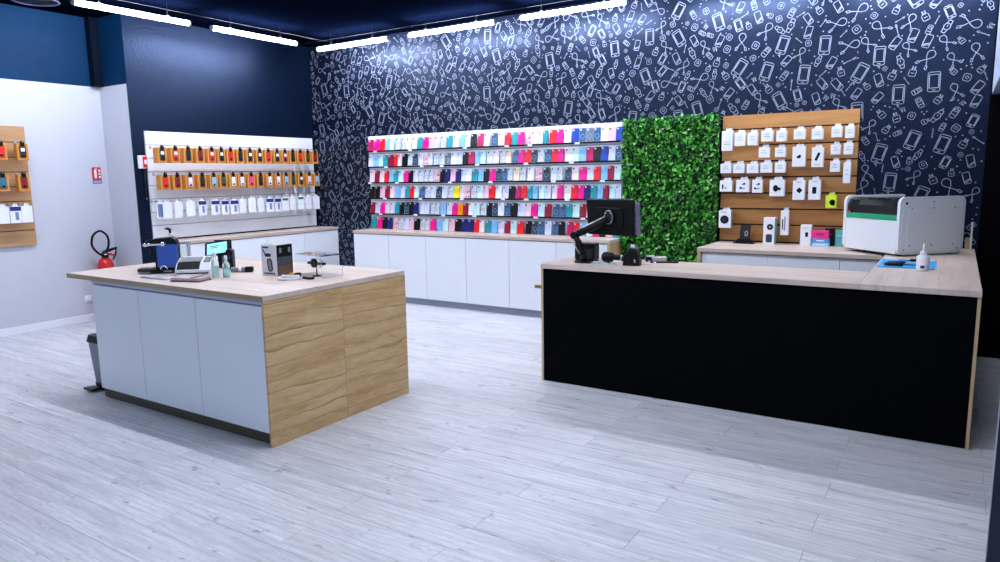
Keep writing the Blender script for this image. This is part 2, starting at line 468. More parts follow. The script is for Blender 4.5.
def stroke(pts, w, y):
    for (ax, az), (bx, bz) in zip(pts, pts[1:]):
        dx, dz = bx - ax, bz - az
        L = math.hypot(dx, dz)
        if L < 1e-6:
            continue
        ux, uz = dx / L * w * 0.4, dz / L * w * 0.4
        nx, nz = -dz / L * w / 2, dx / L * w / 2
        i = len(PV)
        PV.extend([(ax - ux + nx, y, az - uz + nz), (ax - ux - nx, y, az - uz - nz), (bx + ux - nx, y, bz + uz - nz), (bx + ux + nx, y, bz + uz + nz)])
        PF.append((i, i + 1, i + 2, i + 3))
def stamp(lines, cx, cz, s, a, w, y):
    ca, sa = math.cos(a) * s, math.sin(a) * s
    for ln in lines:
        stroke([(cx + x * ca - z * sa, cz + x * sa + z * ca) for x, z in ln], w, y)
rng = random.Random(21)
placed = []
grid = {}
def free(x, z, r):
    gx, gz = int(x / 0.25), int(z / 0.25)
    for i in range(gx - 1, gx + 2):
        for j in range(gz - 1, gz + 2):
            for (px, pz, pr) in grid.get((i, j), ()):
                if (px - x) ** 2 + (pz - z) ** 2 < (pr + r) ** 2:
                    return False
    return True
def inside(x, z, r):
    if x - r < XL + 0.01 or x + r > XR_PAT - 0.03 or z - r < 0.02 or z + r > ZC - 0.02:
        return False
    if -6.86 + r < x < -0.84 - r and z < 2.18 - r:
        return False
    if x > -6.6 and z < 0.8:
        return False
    if x < XL + 0.40 and z < 0.9:
        return False
    return True
YP = YB - 0.0015
def scatter(kinds, r, tries, wgt, smin, smax, rot):
    for _ in range(tries):
        x = rng.uniform(XL, XR_PAT); z = rng.uniform(0.02, ZC)
        if inside(x, z, r) and free(x, z, r):
            grid.setdefault((int(x / 0.25), int(z / 0.25)), []).append((x, z, r))
            kd = rng.choice(kinds)
            stamp(kd(), x, z, rng.uniform(smin, smax), rot(), wgt, YP)
tilt = lambda: rng.choice((-1, 1)) * rng.uniform(0.25, 0.75)
anyrot = lambda: rng.uniform(-1.2, 1.2)
scatter([ico_phone_cable, ico_phone], 0.096, 150, 0.0062, 0.090, 0.098, lambda: rng.uniform(-0.6, 0.6))
scatter([ico_cable], 0.084, 260, 0.0062, 0.072, 0.086, lambda: rng.uniform(-2.2, 2.2))
scatter([ico_phone_shine, ico_cable, ico_phone_shine, ico_bank, ico_watch, ico_phone, ico_case, ico_charger], 0.056, 22000, 0.0060, 0.058, 0.068, tilt)
scatter([ico_watch, ico_charger, ico_case, ico_stylus, ico_bank], 0.041, 16000, 0.0058, 0.047, 0.056, anyrot)
scatter([ico_buds, ico_stylus, ico_case], 0.028, 10000, 0.0052, 0.034, 0.040, anyrot)
def ico_dot():
    return [[(-0.5, 0), (0.5, 0)], [(0, -0.5), (0, 0.5)]]
scatter([ico_dot], 0.013, 9000, 0.006, 0.007, 0.011, anyrot)
pm = bpy.data.meshes.new('print'); pm.from_pydata(PV, [], PF); pm.update()
pr = link('wallpaper_print', pm, PRINT, wall_back)
pr['kind'] = 'stuff'

# ================================================================== SLAT WALLS
def slat_wall(name, label, axis, a0, a1, plane, z0, z1, grooves, m, cat='display panel', board_t=0.03):
    """axis 'X': runs along x on a wall facing -y (plane = front y); axis 'Y': runs along y facing +x (plane = front x)"""
    c = (a0 + a1) / 2
    t = thing(name, label, cat, (c, plane, z0) if axis == 'X' else (plane, c, z0))
    h = (a1 - a0) / 2
    zs = [z1] + list(grooves) + [z0]
    g = 0.007 if m is SLATWOOD else 0.004
    for za, zb in zip(zs, zs[1:]):
        top = za - z0 - (g if za != z1 else 0)
        bot = zb - z0 + (g if zb != z0 else 0)
        e = (-h, h, 0.0, board_t - 0.008, bot, top) if axis == 'X' else (-(board_t - 0.008), 0.0, -h, h, bot, top)
        B('slat', e, m, t, bevel=0.0015)
    e = (-h, h, board_t - 0.008, board_t, 0, z1 - z0) if axis == 'X' else (-board_t, -(board_t - 0.008), -h, h, 0, z1 - z0)
    B('backing', e, BLACK if m is not WHITE else PLINTH, t)
    return t
YS = 7.365
SLAT_Z = [2.066 - 0.158 * k for k in range(7)]
wood_wall = slat_wall('slat_wall', 'honey wood slat panel with white accessory boxes beside the green hedge', 'X', -2.043, -0.798, YS, 0.955, 2.205, SLAT_Z, SLATWOOD)
left_wall = slat_wall('slat_wall', 'white slat panel carrying rows of kraft phone case boxes', 'Y', 4.80, 7.355, -7.995, 0.955, 2.222, SLAT_Z, WHITE)
near_wall = slat_wall('slat_wall', 'tan wood slat panel on the white wall near the petrol blue band', 'Y', 2.55, 3.775, -8.565, 0.965, 2.25, [2.08 - 0.158 * k for k in range(7)], SLATWOODY)
CASE_Z = [2.0, 1.787, 1.575, 1.363, 1.15]
for j in range(3):
    pa, pb = -6.895 + 1.255 * j, -6.895 + 1.255 * (j + 1) - 0.001
    slat_wall('slat_wall', ['white slat panel at the dark corner end of the phone case shelves', 'middle white slat panel of the phone case shelves', 'white slat panel of the phone case shelves next to the hedge'][j], 'X', pa, pb, YS, 0.945, 2.205, [z - 0.03 for z in CASE_Z], WHITE)

# ================================================================== CABINETS
def base_cabinet(label, axis, a0, a1, front, back, h, group, plinth_m=PLINTH, seam=0.0024, plinth_h=0.085, rail=False, setback=0.06):
    """white door cabinet. axis X: door faces -y at y=front. axis Y: door faces +x at x=front"""
    c = (a0 + a1) / 2; hw = (a1 - a0) / 2
    if axis == 'X':
        t = thing('base_cabinet', label, 'cabinet', (c, (front + back) / 2, 0), 0, group)
        d = (back - front) / 2
        ex = lambda x0, x1, f0, f1, z0, z1: (x0, x1, -d + f0, -d + f1, z0, z1)
    else:
        t = thing('base_cabinet', label, 'cabinet', ((front + back) / 2, c, 0), 0, group)
        d = (front - back) / 2
        ex = lambda x0, x1, f0, f1, z0, z1: (d - f1, d - f0, x0, x1, z0, z1)
    dep = 2 * d
    B('body', ex(-hw + 0.001, hw - 0.001, 0.021, dep, plinth_h, h - 0.001), GREY, t)  # grey carcass colour stands in for the shade in the door gaps
    B('door', ex(-hw + seam, hw - seam, 0.0, 0.019, plinth_h + 0.003, h - (0.035 if rail else 0.012)), WHITE, t, bevel=0.0015)
    for e0, e1 in ((-hw + 0.0002, -hw + 0.0009), (hw - 0.0009, hw - 0.0002)):
        B('side_panel', ex(e0, e1, 0.021, dep, plinth_h, h - 0.001), WHITE, t)
    B('plinth', ex(-hw + 0.001, hw - 0.001, setback, dep, 0.0, plinth_h - 0.0005), plinth_m, t)
    if rail:
        B('grip_rail', ex(-hw + 0.001, hw - 0.001, 0.004, 0.0205, h - 0.026, h - 0.002), ALU, t)
    return t

WT = 0.036          # worktop thickness
# ---- back run under the phone cases
xb0 = -6.888
n = 6
for i in range(n):
    a, b = xb0 + 0.625 * i, xb0 + 0.625 * (i + 1)
    if i == n - 1:
        b = -3.135
    where = ['beside the dark corner gap', 'second from the dark corner gap', 'third from the dark corner gap', 'third from the hedge', 'second from the hedge', 'nearest the hedge'][i]
    base_cabinet('white base cabinet under phone cases, ' + where, 'X', a, b, 6.985, 7.395, 0.938 - WT, 'white cabinets under the phone cases')
o = B('end_panel', (-0.0115, 0.0115, -0.2, 0.2, 0, 0.938 - WT - 0.001), OAKX, loc=(-3.122, 7.19, 0))
tag(o, 'oak end panel of the white cabinet run beside the hedge', 'panel')
o = B('worktop', (-1.895, 1.895, -0.213, 0.2, 0, WT), TOP, loc=(-5.002, 7.19, 0.938 - WT), bevel=0.002)
tag(o, 'pale oak worktop below the phone case shelves', 'worktop')
# ---- left run under the kraft boxes
for i in range(4):
    a = 4.815 + 0.645 * i
    where = ['nearest the pilaster', 'second from the pilaster', 'second from the back wall', 'against the back wall'][i]
    base_cabinet('white base cabinet under kraft boxes, ' + where, 'Y', a, a + 0.645, -7.60, -8.025, 0.938 - WT, 'white cabinets under the kraft boxes')
o = B('worktop', (-0.213, 0.213, -1.295, 1.295, 0, WT), TOPY, loc=(-7.807, 6.103, 0.938 - WT), bevel=0.002)
tag(o, 'pale oak worktop below the hanging kraft boxes', 'worktop')
# ---- run behind the counter, under the honey slat panel
for i in range(3):
    a = -2.012 + 0.60 * i
    b = a + 0.60 if i < 2 else -0.49
    where = ['beside the hedge', 'in the middle', 'beside the engraving machine'][i]
    base_cabinet('white base cabinet behind the black counter, ' + where, 'X', a, b, 6.66, 7.395, 0.94 - WT, 'white cabinets behind the counter', seam=0.002)
o = B('end_panel', (-0.014, 0.014, -0.385, 0.385, 0, 0.94 - WT - 0.001), OAKX, loc=(-2.0275, 7.01, 0))
tag(o, 'oak end panel of the low cabinets beside the green hedge', 'panel')
o = B('worktop', (-0.776, 0.776, -0.395, 0.385, 0, WT), TOP, loc=(-1.267, 7.01, 0.94 - WT), bevel=0.002)
tag(o, 'pale oak worktop below the honey slat panel', 'worktop')

# ================================================================== ISLAND
ZI = 0.953
seams = [-5.45, -4.837, -4.169, -3.4765]
for i in range(3):
    where = ['beside the pedal bin', 'in the middle', 'beside the oak end panel'][i]
    base_cabinet('white island cabinet door unit ' + where, 'X', seams[i], seams[i + 1], 2.742, 3.99, ZI - WT, 'white cabinets of the island', PLINTHDARK, 0.003, 0.075, rail=True, setback=0.022)
ep = thing('end_panel', 'two-board oak end panel of the island with bold dark grain', 'panel', (-3.466, 3.373, 0))
B('board', (-0.0095, 0.0095, 2.722 - 3.373, -0.0008, 0, ZI - WT - 0.001), OAK, ep, bevel=0.0008)
B('board', (-0.0095, 0.0095, 0.0008, 4.025 - 3.373, 0, ZI - WT - 0.001), OAK, ep, bevel=0.0008)
it = thing('worktop', 'large pale oak worktop of the island with coffee machine on it', 'worktop', (-4.606, 3.373, ZI - WT))
B('slab', (-1.149, 1.149, -0.6525, 0.6525, 0.002, WT), TOP, it, bevel=0.0015)
B('edge_band', (-1.150, 1.150, -0.6545, -0.6526, 0.0, WT - 0.0015), EDGE, it)

# ================================================================== BLACK COUNTER
ZT = 0.952
ct = thing('front_counter', 'long black-fronted service counter with oak edges', 'counter', (-1.287, 5.1, 0))
B('front_panel', (-1.428, 1.428, -0.270, -0.250, 0.004, ZT - WT - 0.002), BLACKPANEL, ct)
B('end_panel', (-1.446, -1.4285, -0.272, 0.30, 0, ZT - WT - 0.001), OAKX, ct)
B('end_panel', (1.4285, 1.446, -0.272, 0.30, 0, ZT - WT - 0.001), OAKX, ct)
B('inner_body', (-1.427, 0.80, -0.249, 0.22, 0.08, ZT - WT - 0.002), BLACKPANEL, ct)
hd = B('drawer_front', (-1.36, -0.80, 0.2215, 0.2415, 0.60, 0.86), WHITE, ct)
hb = B('handle', (-1.60, -1.447, -0.115, -0.100, 0.722, 0.748), BRASS, ct, bevel=0.003)
hb['label'] = 'brass bar handle sticking out past the oak edge'
o = B('worktop', (-1.1315, 1.1315, -0.3, 0.3, 0, WT), TOP, loc=(-1.6015, 5.117, ZT - WT), bevel=0.002)
tag(o, 'long pale oak worktop of the counter carrying the monitor', 'worktop')
wg = thing('counter_wing', 'black side wing of the counter below the engraving machine', 'counter', (-0.155, 6.39, 0))
B('side_panel', (0.296, 0.314, -0.985, 0.965, 0, ZT - WT - 0.001), BLACKPANEL, wg)
B('inner_panel', (-0.314, -0.296, -0.985, 0.965, 0, ZT - WT - 0.001), BLACKPANEL, wg)
B('back_panel', (-0.2955, 0.2955, 0.945, 0.963, 0, ZT - WT - 0.001), BLACKPANEL, wg)
o = B('worktop', (-0.3145, 0.3145, -1.2705, 1.2705, 0, WT), TOPY, loc=(-0.1545, 6.0875, ZT - WT), bevel=0.002)
tag(o, 'pale oak side wing worktop carrying the engraving machine', 'worktop')

# ================================================================== PHONE CASES
ROWS = [
 '6.82m 6.71p 6.61r 6.52b 6.44M 6.33c 6.23c 6.15s 6.05l 5.96t 5.86p 5.76v 5.67c 5.57c 5.47t 5.37s 5.27b 5.19l 5.10k 4.99m 4.90s 4.79g 4.69w 4.60r 4.50t 4.41p 4.31f 4.23s 4.15w 4.08t 3.98r 3.89p 3.79w 3.69B 3.60g 3.51G 3.42g 3.33w 3.24v 3.15B',
 '6.83l 6.74b 6.65M 6.57t 6.47d 6.38r 6.31s 6.22k 6.13c 6.05D 5.95l 5.87f 5.79l 5.69c 5.60c 5.50G 5.41w 5.32l 5.23k 5.14m 5.04b 4.96M 4.86l 4.77s 4.67c 4.59P 4.49g 4.41p 4.32r 4.23D 4.14c 4.05g 3.96r 3.88p 3.78s 3.69M 3.60b 3.51m 3.42k 3.33B 3.24l 3.16g',
 '6.82s 6.73d 6.64s 6.56r 6.47b 6.39t 6.30M 6.21p 6.13k 6.04l 5.95c 5.86c 5.78c 5.69f 5.60k 5.52n 5.43v 5.35n 5.26l 5.18w 5.09t 5.00b 4.92k 4.83p 4.74D 4.65g 4.57c 4.48P 4.39c 4.28w 4.17f 4.07D 3.97l 3.89c 3.78D 3.69s 3.59p 3.50l 3.42r 3.33b 3.25d 3.17M',
 '6.83k 6.73k 6.64v 6.55d 6.46s 6.37b 6.28l 6.20t 6.12r 6.04M 5.94g 5.85c 5.76l 5.67D 5.57l 5.47c 5.38y 5.29s 5.21f 5.11c 5.02M 4.93v 4.84r 4.74w 4.64l 4.55k 4.46m 4.38r 4.29t 4.22b 4.13M 4.05l 3.96s 3.89p 3.79s 3.70r 3.62p 3.54n 3.46t 3.38b 3.31d 3.23M 3.16l',
 '6.83d 6.74l 6.65p 6.56s 6.47l 6.39t 6.30k 6.22D 6.14k 6.06n 5.95l 5.87l 5.77c 5.70c 5.60b 5.50l 5.42p 5.33o 5.24d 5.16w 5.07M 4.97c 4.88k 4.80D 4.71w 4.62g 4.52k 4.42l 4.33s 4.24p 4.14M 4.05d 3.94g 3.85g 3.77t 3.68M 3.59d 3.51s 3.42b 3.34r 3.26l 3.18n',
 '6.83t 6.71p 6.62k 6.53n 6.42f 6.33c 6.24l 6.15v 6.05k 5.95c 5.87c 5.78p 5.66b 5.57M 5.47v 5.37k 5.27n 5.17n 5.08r 5.00s 4.90t 4.81b 4.71l 4.62d 4.53M 4.43r 4.32k 4.23D 4.14g 4.05l 3.95g 3.87k 3.76m 3.68r 3.60b 3.51M 3.43p 3.35k 3.26s 3.18t']
CC = {'m': ('raspberry', (0.50, 0.005, 0.11)), 'p': ('hot-pink', (0.86, 0.004, 0.26)), 'r': ('red', (0.80, 0.012, 0.02)), 'b': ('light-blue', (0.22, 0.48, 0.80)),
      'w': ('white', (0.80, 0.82, 0.86)), 'c': ('clear', (0.62, 0.66, 0.74)), 'k': ('black', (0.002, 0.002, 0.004)), 't': ('teal', (0.02, 0.29, 0.34)),
      'l': ('lavender', (0.62, 0.66, 0.85)), 's': ('blush', (0.82, 0.66, 0.70)), 'n': ('navy', (0.008, 0.014, 0.14)), 'B': ('royal-blue', (0.008, 0.05, 0.38)),
      'g': ('slate-blue', (0.03, 0.085, 0.20)), 'G': ('grey', (0.14, 0.16, 0.18)), 'y': ('yellow', (0.88, 0.74, 0.01)), 'o': ('orange', (0.90, 0.22, 0.01)),
      'd': ('maroon', (0.28, 0.006, 0.03)), 'M': ('mint', (0.56, 0.79, 0.80)), 'f': ('floral', (0.74, 0.48, 0.56)), 'v': ('pink', (0.82, 0.48, 0.60)),
      'D': ('charcoal', (0.02, 0.03, 0.045)), 'P': ('cream', (0.82, 0.66, 0.48))}
CASE_ME, CAM_ME, RING_ME = {}, {}, {}
CARDW = mat('camera_opening_pale', (0.62, 0.66, 0.74), 0.4)
CARDD = mat('camera_opening_dark', (0.05, 0.06, 0.08), 0.4)
RINGD = mat('ring_print_dark', (0.10, 0.12, 0.16), 0.4)
RINGL = mat('ring_print_pale', (0.20, 0.36, 0.55), 0.4)
FLOWER = mat('floral_print', (0.55, 0.03, 0.12), 0.5)
case_base = prism_mesh(rrect(0.086, 0.158, 0.015, 3, 0, 0.079), -0.0055, 0.0055, 'XZ', bevel=0.0025, seg=1)
cam_base = prism_mesh(rrect(0.019, 0.021, 0.007, 3, -0.023, 0.137), -0.0068, -0.005, 'XZ')
def ring_mesh():
    bm = bmesh.new()
    n = 18
    vs_ = [[bm.verts.new((r * math.cos(2 * PI * k / n), y, 0.066 + r * math.sin(2 * PI * k / n))) for k in range(n)] for r, y in ((0.025, -0.0057), (0.020, -0.0057))]
    for k in range(n):
        bm.faces.new((vs_[0][k], vs_[0][(k + 1) % n], vs_[1][(k + 1) % n], vs_[1][k]))
    add_box(bm, -0.0025, 0.0025, -0.0065, -0.0055, 0.022, 0.038)
    o4 = rrect(0.080, 0.150, 0.012, 3, 0, 0.079); i4 = rrect(0.073, 0.143, 0.010, 3, 0, 0.079)
    a = [bm.verts.new((x, -0.0058, z)) for x, z in o4]; b = [bm.verts.new((x, -0.0058, z)) for x, z in i4]
    for k in range(len(a)):
        bm.faces.new((a[k], a[(k + 1) % len(a)], b[(k + 1) % len(a)], b[k]))
    return bm_mesh(bm)
ring_base = ring_mesh()
def flower_mesh():
    bm = bmesh.new()
    rg = random.Random(4)
    for _ in range(9):
        cx, cz, r = rg.uniform(-0.028, 0.028), rg.uniform(0.015, 0.10), rg.uniform(0.006, 0.011)
        c = [bm.verts.new((cx + r * (1 + 0.35 * math.cos(5 * a)) * math.cos(a), -0.0058, cz + r * (1 + 0.35 * math.cos(5 * a)) * math.sin(a))) for a in [2 * PI * k / 15 for k in range(15)]]
        bm.faces.new(c)
    return bm_mesh(bm)
flower_base = flower_mesh()
SEEN = {}
SHELFN = ['top shelf', 'second shelf', 'third shelf', 'fourth shelf', 'fifth shelf', 'worktop row']
for ri, rowtxt in enumerate(ROWS):
    items = [(-float(t[:-1]), t[-1]) for t in rowtxt.split()]
    zb = CASE_Z[ri] if ri < 5 else 0.938
    for i, (x, c) in enumerate(items):
        nm, rgb = CC[c]
        if c not in CASE_ME:
            me = case_base.copy(); me.materials.append(mat('case_' + nm.replace('-', '_'), rgb, 0.35, var=0.05, spec=0.3)); CASE_ME[c] = me
            me = cam_base.copy(); me.materials.append(CARDD if c in 'wslMPvc' else CARDW); CAM_ME[c] = me
        l = CC[items[i - 1][1]][0] if i else None
        r = CC[items[i + 1][1]][0] if i < len(items) - 1 else None
        if l and r:
            lab = '%s phone case on the %s between %s and %s cases' % (nm, SHELFN[ri], *sorted((l, r)))
        else:
            lab = '%s phone case at the %s end of the %s' % (nm, 'dark corner' if r else 'hedge', SHELFN[ri])
        if lab in SEEN:
            if SEEN[lab] is not None:
                SEEN[lab]['label'] = lab + ', nearer the corner'
                SEEN[lab] = None
            lab += ', nearer the hedge'
            o_key = None
        else:
            o_key = lab
        gap = min([abs(x - items[j][0]) for j in (i - 1, i + 1) if 0 <= j < len(items)])
        o = link('phone_case', CASE_ME[c], None, loc=(x, 7.322, zb + 0.002), rot=(math.radians(-8), 0, 0))
        o.scale.x = min(1.06, (gap - 0.002) / 0.086)
        hz = 1.0 + 0.03 * math.sin(i * 12.9898 + ri * 4.1)
        o.scale.z = hz
        tag(o, lab, 'phone case', 'phone cases on the white shelves')
        if o_key:
            SEEN[o_key] = o
        link('camera_opening', CAM_ME[c], None, o)
        if c in 'cgGD':
            key = 'l' if c in 'gGD' else 'd'
            if key not in RING_ME:
                me = ring_base.copy(); me.materials.append(RINGL if key == 'l' else RINGD); RING_ME[key] = me
            link('ring_print', RING_ME[key], None, o)
        if c == 'f':
            if 'f' not in RING_ME:
                me = flower_base.copy(); me.materials.append(FLOWER); RING_ME['f'] = me
            link('flower_print', RING_ME['f'], None, o)
# ledges holding the cases, one per panel and row
for ri, z in enumerate(CASE_Z):
    for j in range(3):
        xc = -6.895 + 1.255 * (j + 0.5)
        t = thing('display_ledge', 'thin black-edged ledge of the %s on the %s panel' % (SHELFN[ri], ['corner end', 'middle', 'hedge end'][j]), 'shelf', (xc, 7.33, z - 0.012), 0, 'ledges under the phone cases')
        B('tray', (-0.626, 0.626, -0.028, 0.0345, 0.0, 0.010), WHITE, t)
        B('lip', (-0.626, 0.626, -0.033, -0.0285, -0.002, 0.018), BLACK, t)
        for q in range(2):
            px = -0.45 + 0.62 * q + 0.25 * math.sin(ri * 2.3 + j * 1.7)
            px = max(-0.57, min(0.57, px))
            B('price_tag', (px - 0.03, px + 0.03, -0.0355, -0.0335, -0.006, 0.016), CARDWHITE, t)

# ================================================================== HEDGE PANEL
LEAVES = []  # varied leaf greens; pale and deep tones also paint in highlights and shade
for nm, c in (('leaf_deep_green', (0.004, 0.050, 0.004)), ('leaf_green', (0.018, 0.19, 0.010)), ('leaf_bright_green', (0.055, 0.38, 0.025)), ('leaf_pale_green', (0.20, 0.56, 0.10))):
    LEAVES.append(mat(nm, c, 0.24, var=0.12))
HBACK = mat('dark_green_backing', (0.002, 0.008, 0.002), 0.9)
def hedge_panel(label, hx0, hx1, hz0, hz1, count, seed):
    Wd, Ht = hx1 - hx0, hz1 - hz0
    t = thing('artificial_hedge', label, 'plant wall', ((hx0 + hx1) / 2, 7.335, hz0))
    B('backing', (-Wd / 2 + 0.03, Wd / 2 - 0.03, 0.0, 0.028, 0.0, Ht - 0.06), HBACK, t)
    rg = random.Random(seed)
    LV, LF, LM = [], [], []
    for k in range(count):
        side = rg.random() < 0.07
        L = rg.uniform(0.032, 0.060); W = L * rg.uniform(0.45, 0.65)
        mg = 0.022
        cx = max(-Wd / 2 + mg, min(Wd / 2 - mg, rg.uniform(-Wd / 2, Wd / 2))); cz = rg.uniform(0.012, Ht - 0.022 - 0.03 * (0.5 + 0.5 * math.sin(cx * 31) * math.sin(cx * 13)))
        lump = 0.5 + 0.25 * math.sin(cx * 23 + 3 * math.sin((cz + hz0) * 7)) + 0.25 * math.sin((cz + hz0) * 19 + 2 * math.sin(cx * 11))
        dep = -rg.uniform(0.0, 0.04 + 0.09 * lump)
        n = Vector((rg.gauss(0, 0.6), -1.0, rg.gauss(0.35, 0.6))).normalized()
        if side:
            sgn = rg.choice((-1, 1, 1)); cx = sgn * (Wd / 2 - mg * rg.uniform(0.7, 1.3)); dep = -rg.uniform(-0.02, 0.085)
            n = Vector((sgn * 0.9, -0.5 + rg.gauss(0, 0.3), rg.gauss(0.2, 0.4))).normalized(); L *= 0.8; W *= 0.8
        a = Vector((rg.gauss(0, 1), rg.gauss(0, 0.4), rg.gauss(-0.2, 1)))
        a = (a - n * a.dot(n)).normalized(); b = n.cross(a)
        c = Vector((cx, dep, cz))
        i = len(LV)
        fold = n * (0.18 * W)
        LV += [tuple(c - a * L * 0.5), tuple(c - a * L * 0.12 + b * W * 0.5 + fold), tuple(c + a * L * 0.22 + b * W * 0.42 + fold), tuple(c + a * L * 0.5 - n * 0.004),
               tuple(c + a * L * 0.22 - b * W * 0.42 + fold), tuple(c - a * L * 0.12 - b * W * 0.5 + fold)]
        LF += [(i, i + 1, i + 2, i + 3), (i, i + 3, i + 4, i + 5)]
        mi = rg.choices((0, 1, 2, 3), (0.40, 0.29, 0.19, 0.12))[0]
        LM += [mi, mi]
    lm = bpy.data.meshes.new('leaves'); lm.from_pydata(LV, [], LF); lm.update()
    for m in LEAVES:
        lm.materials.append(m)
    lm.polygons.foreach_set('material_index', LM)
    lo = link('foliage', lm, None, t)
    lo['kind'] = 'stuff'
hedge_panel('lush green artificial leaf panel between phone cases and honey slats', -3.106, -2.0525, 0.02, 2.265, 8600, 3)

# ================================================================== CEILING TUBE LIGHTS
TZ = 3.345
def tube_light(label, loc, rz, L=1.2):
    t = thing('tube_light', label, 'ceiling light', loc, rz, 'ceiling tube lights')
    link('diffuser', lathe_mesh([(0.019, -L / 2), (0.026, -L / 2 + 0.012), (0.026, L / 2 - 0.012), (0.019, L / 2)], 12, axis='X'), TUBE, t)
    for s in (-1, 1):
        link('end_cap', lathe_mesh([(0.029, s * (L / 2 + 0.001)), (0.029, s * (L / 2 + 0.018)), (0.012, s * (L / 2 + 0.028))], 12, axis='X'), GREY, t)
        link('hanger', tube_mesh([(s * L * 0.30, 0, 0.030), (s * L * 0.30, 0, ZC - TZ - 0.002)], 0.002, 6), DARKGREY, t)
        link('clip', lathe_mesh([(0.011, 0.030), (0.011, 0.048)], 8), SILVER, t).location = (s * L * 0.30, 0, 0)
    return t
for i, xc in enumerate((-6.68, -5.10, -3.52, -1.94, -0.40)):
    tube_light(['lit white tube light over the wallpaper, at the dark corner', 'lit white tube light over the wallpaper, second from corner', 'lit white tube light over the wallpaper, third from corner', 'lit white tube light over the wallpaper, above the honey slats', 'lit white tube light over the wallpaper, above the engraving machine'][i], (xc, 6.90, TZ), 0, 1.22)
for i, yc in enumerate((5.83, 4.33, 2.75)):
    tube_light(['lit white tube light along the side wall, nearest the back corner', 'lit white tube light along the side wall, by the pilaster', 'lit white tube light along the side wall, above the tan slats'][i], (-7.20, yc, TZ), PI / 2, 1.2)
for i, xc in enumerate((-5.35, -3.75, -2.15, -0.55)):
    tube_light('lit white tube light above the island row, %s from the side wall' % ORD[i], (xc, 3.40, TZ), 0, 1.2)
# thin carrier wires running above the lamps
o = link('carrier_wire', tube_mesh([(-8.0, 6.915, TZ + 0.105), (1.5, 6.915, TZ + 0.105)], 0.0022, 6), DARKGREY)
tag(o, 'thin carrier wire above the tube lights over the wallpaper', 'wire')
o = link('carrier_wire', tube_mesh([(-7.215, 1.0, TZ + 0.105), (-7.215, 7.38, TZ + 0.105)], 0.0022, 6), DARKGREY)
tag(o, 'thin carrier wire above the tube lights along the side wall', 'wire')
# round ceiling fitting at the top left
t = thing('ceiling_speaker', 'round dark ceiling fitting with a pale rim above the white wall', 'ceiling fitting', (-7.78, 3.66, 3.42))
link('shell', lathe_mesh([(0.05, ZC - 3.42 - 0.001), (0.06, 0.09), (0.15, 0.07), (0.20, 0.02), (0.205, 0.006)], 28), DARKGREY, t)
link('rim', lathe_mesh([(0.206, 0.005), (0.212, 0.0), (0.206, -0.006), (0.19, -0.006), (0.186, 0.0)], 28), mat('pale_violet_rim', (0.12, 0.12, 0.24), 0.3), t)
link('grille', lathe_mesh([(0.184, -0.001), (0.10, -0.010), (0.02, -0.012)], 28), BLACK, t)

# ================================================================== KRAFT BOXES ON THE LEFT SLAT WALL
def window_pts(w, h, cz):
    return rrect(w, h, 0.012, 3, 0, cz)
KB_W, KB_H, KB_D = 0.112, 0.176, 0.034
kraft_me = box_mesh(-KB_D, 0, -KB_W / 2, KB_W / 2, 0, KB_H, bevel=0.002); kraft_me.materials.append(KRAFT)
panel_me = prism_mesh(rrect(0.070, 0.132, 0.012, 3, 0, 0.088), 0.0005, 0.003, 'YZ'); panel_me.materials.append(KRAFTDARK)
tab_me = prism_mesh([(-0.022, 0.145), (0.022, 0.145), (0.024, 0.178), (0.011, 0.206), (-0.011, 0.206), (-0.024, 0.178)], 0.0032, 0.006, 'YZ'); tab_me.materials.append(BLACK)
HUE = {'r': ('red', (0.72, 0.015, 0.012)), 'd': ('dark red', (0.22, 0.01, 0.012)), 'k': ('black', (0.012, 0.012, 0.012)), 'w': ('white', (0.72, 0.74, 0.78)), 'p': ('pink', (0.80, 0.05, 0.17)),
       'v': ('pale pink', (0.80, 0.55, 0.58)), 'b': ('light blue', (0.25, 0.48, 0.72)), 'g': ('dark green', (0.03, 0.07, 0.04)), 't': ('teal blue', (0.02, 0.16, 0.25)), 'n': ('brown', (0.10, 0.03, 0.015))}
INS = {}
def insert_mesh(c, white_top):
    key = (c, white_top)
    if key not in INS:
        me = prism_mesh(rrect(0.056, 0.112, 0.012, 3, 0, 0.086), 0.0032, 0.006, 'YZ'); me.materials.append(mat('boxed_case_' + HUE[c][0].replace(' ', '_'), HUE[c][1], 0.35)); INS[key] = me
    return INS[key]
lab_me = prism_mesh(rrect(0.040, 0.036, 0.004, 2, 0.0, 0.112), 0.0062, 0.0075, 'YZ'); lab_me.materials.append(CARDWHITE)
foot_me = prism_mesh(rrect(0.030, 0.022, 0.006, 2, 0.0, 0.050), 0.0062, 0.0072, 'YZ'); foot_me.materials.append(BLACK)
ROD = mat('steel_hook', (0.5, 0.52, 0.56), 0.3, metal=0.8)
hook_cache = {}
def hook(parent, p, d, L):
    """a display hook: plate + rod (part of the slat wall). d = 'X' or 'Y-' outward direction"""
    key = (d, round(L, 3))
    if key not in hook_cache:
        if d == 'X':
            bm = bmesh.new(); add_box(bm, 0.001, 0.004, -0.014, 0.014, -0.020, 0.012)
            add_box(bm, 0.004, L, -0.0022, 0.0022, -0.0022, 0.0022); add_box(bm, L - 0.004, L, -0.0022, 0.0022, 0.0, 0.016)
        else:
            bm = bmesh.new(); add_box(bm, -0.014, 0.014, -0.004, -0.001, -0.020, 0.012)
            add_box(bm, -0.0022, 0.0022, -L, -0.004, -0.0022, 0.0022); add_box(bm, -0.0022, 0.0022, -L, -L + 0.004, 0.0, 0.016)
        me = bm_mesh(bm); me.materials.append(ROD); hook_cache[key] = me
    o = link('hook', hook_cache[key], None, parent)
    o.location = Vector(p) - parent.location
    return o
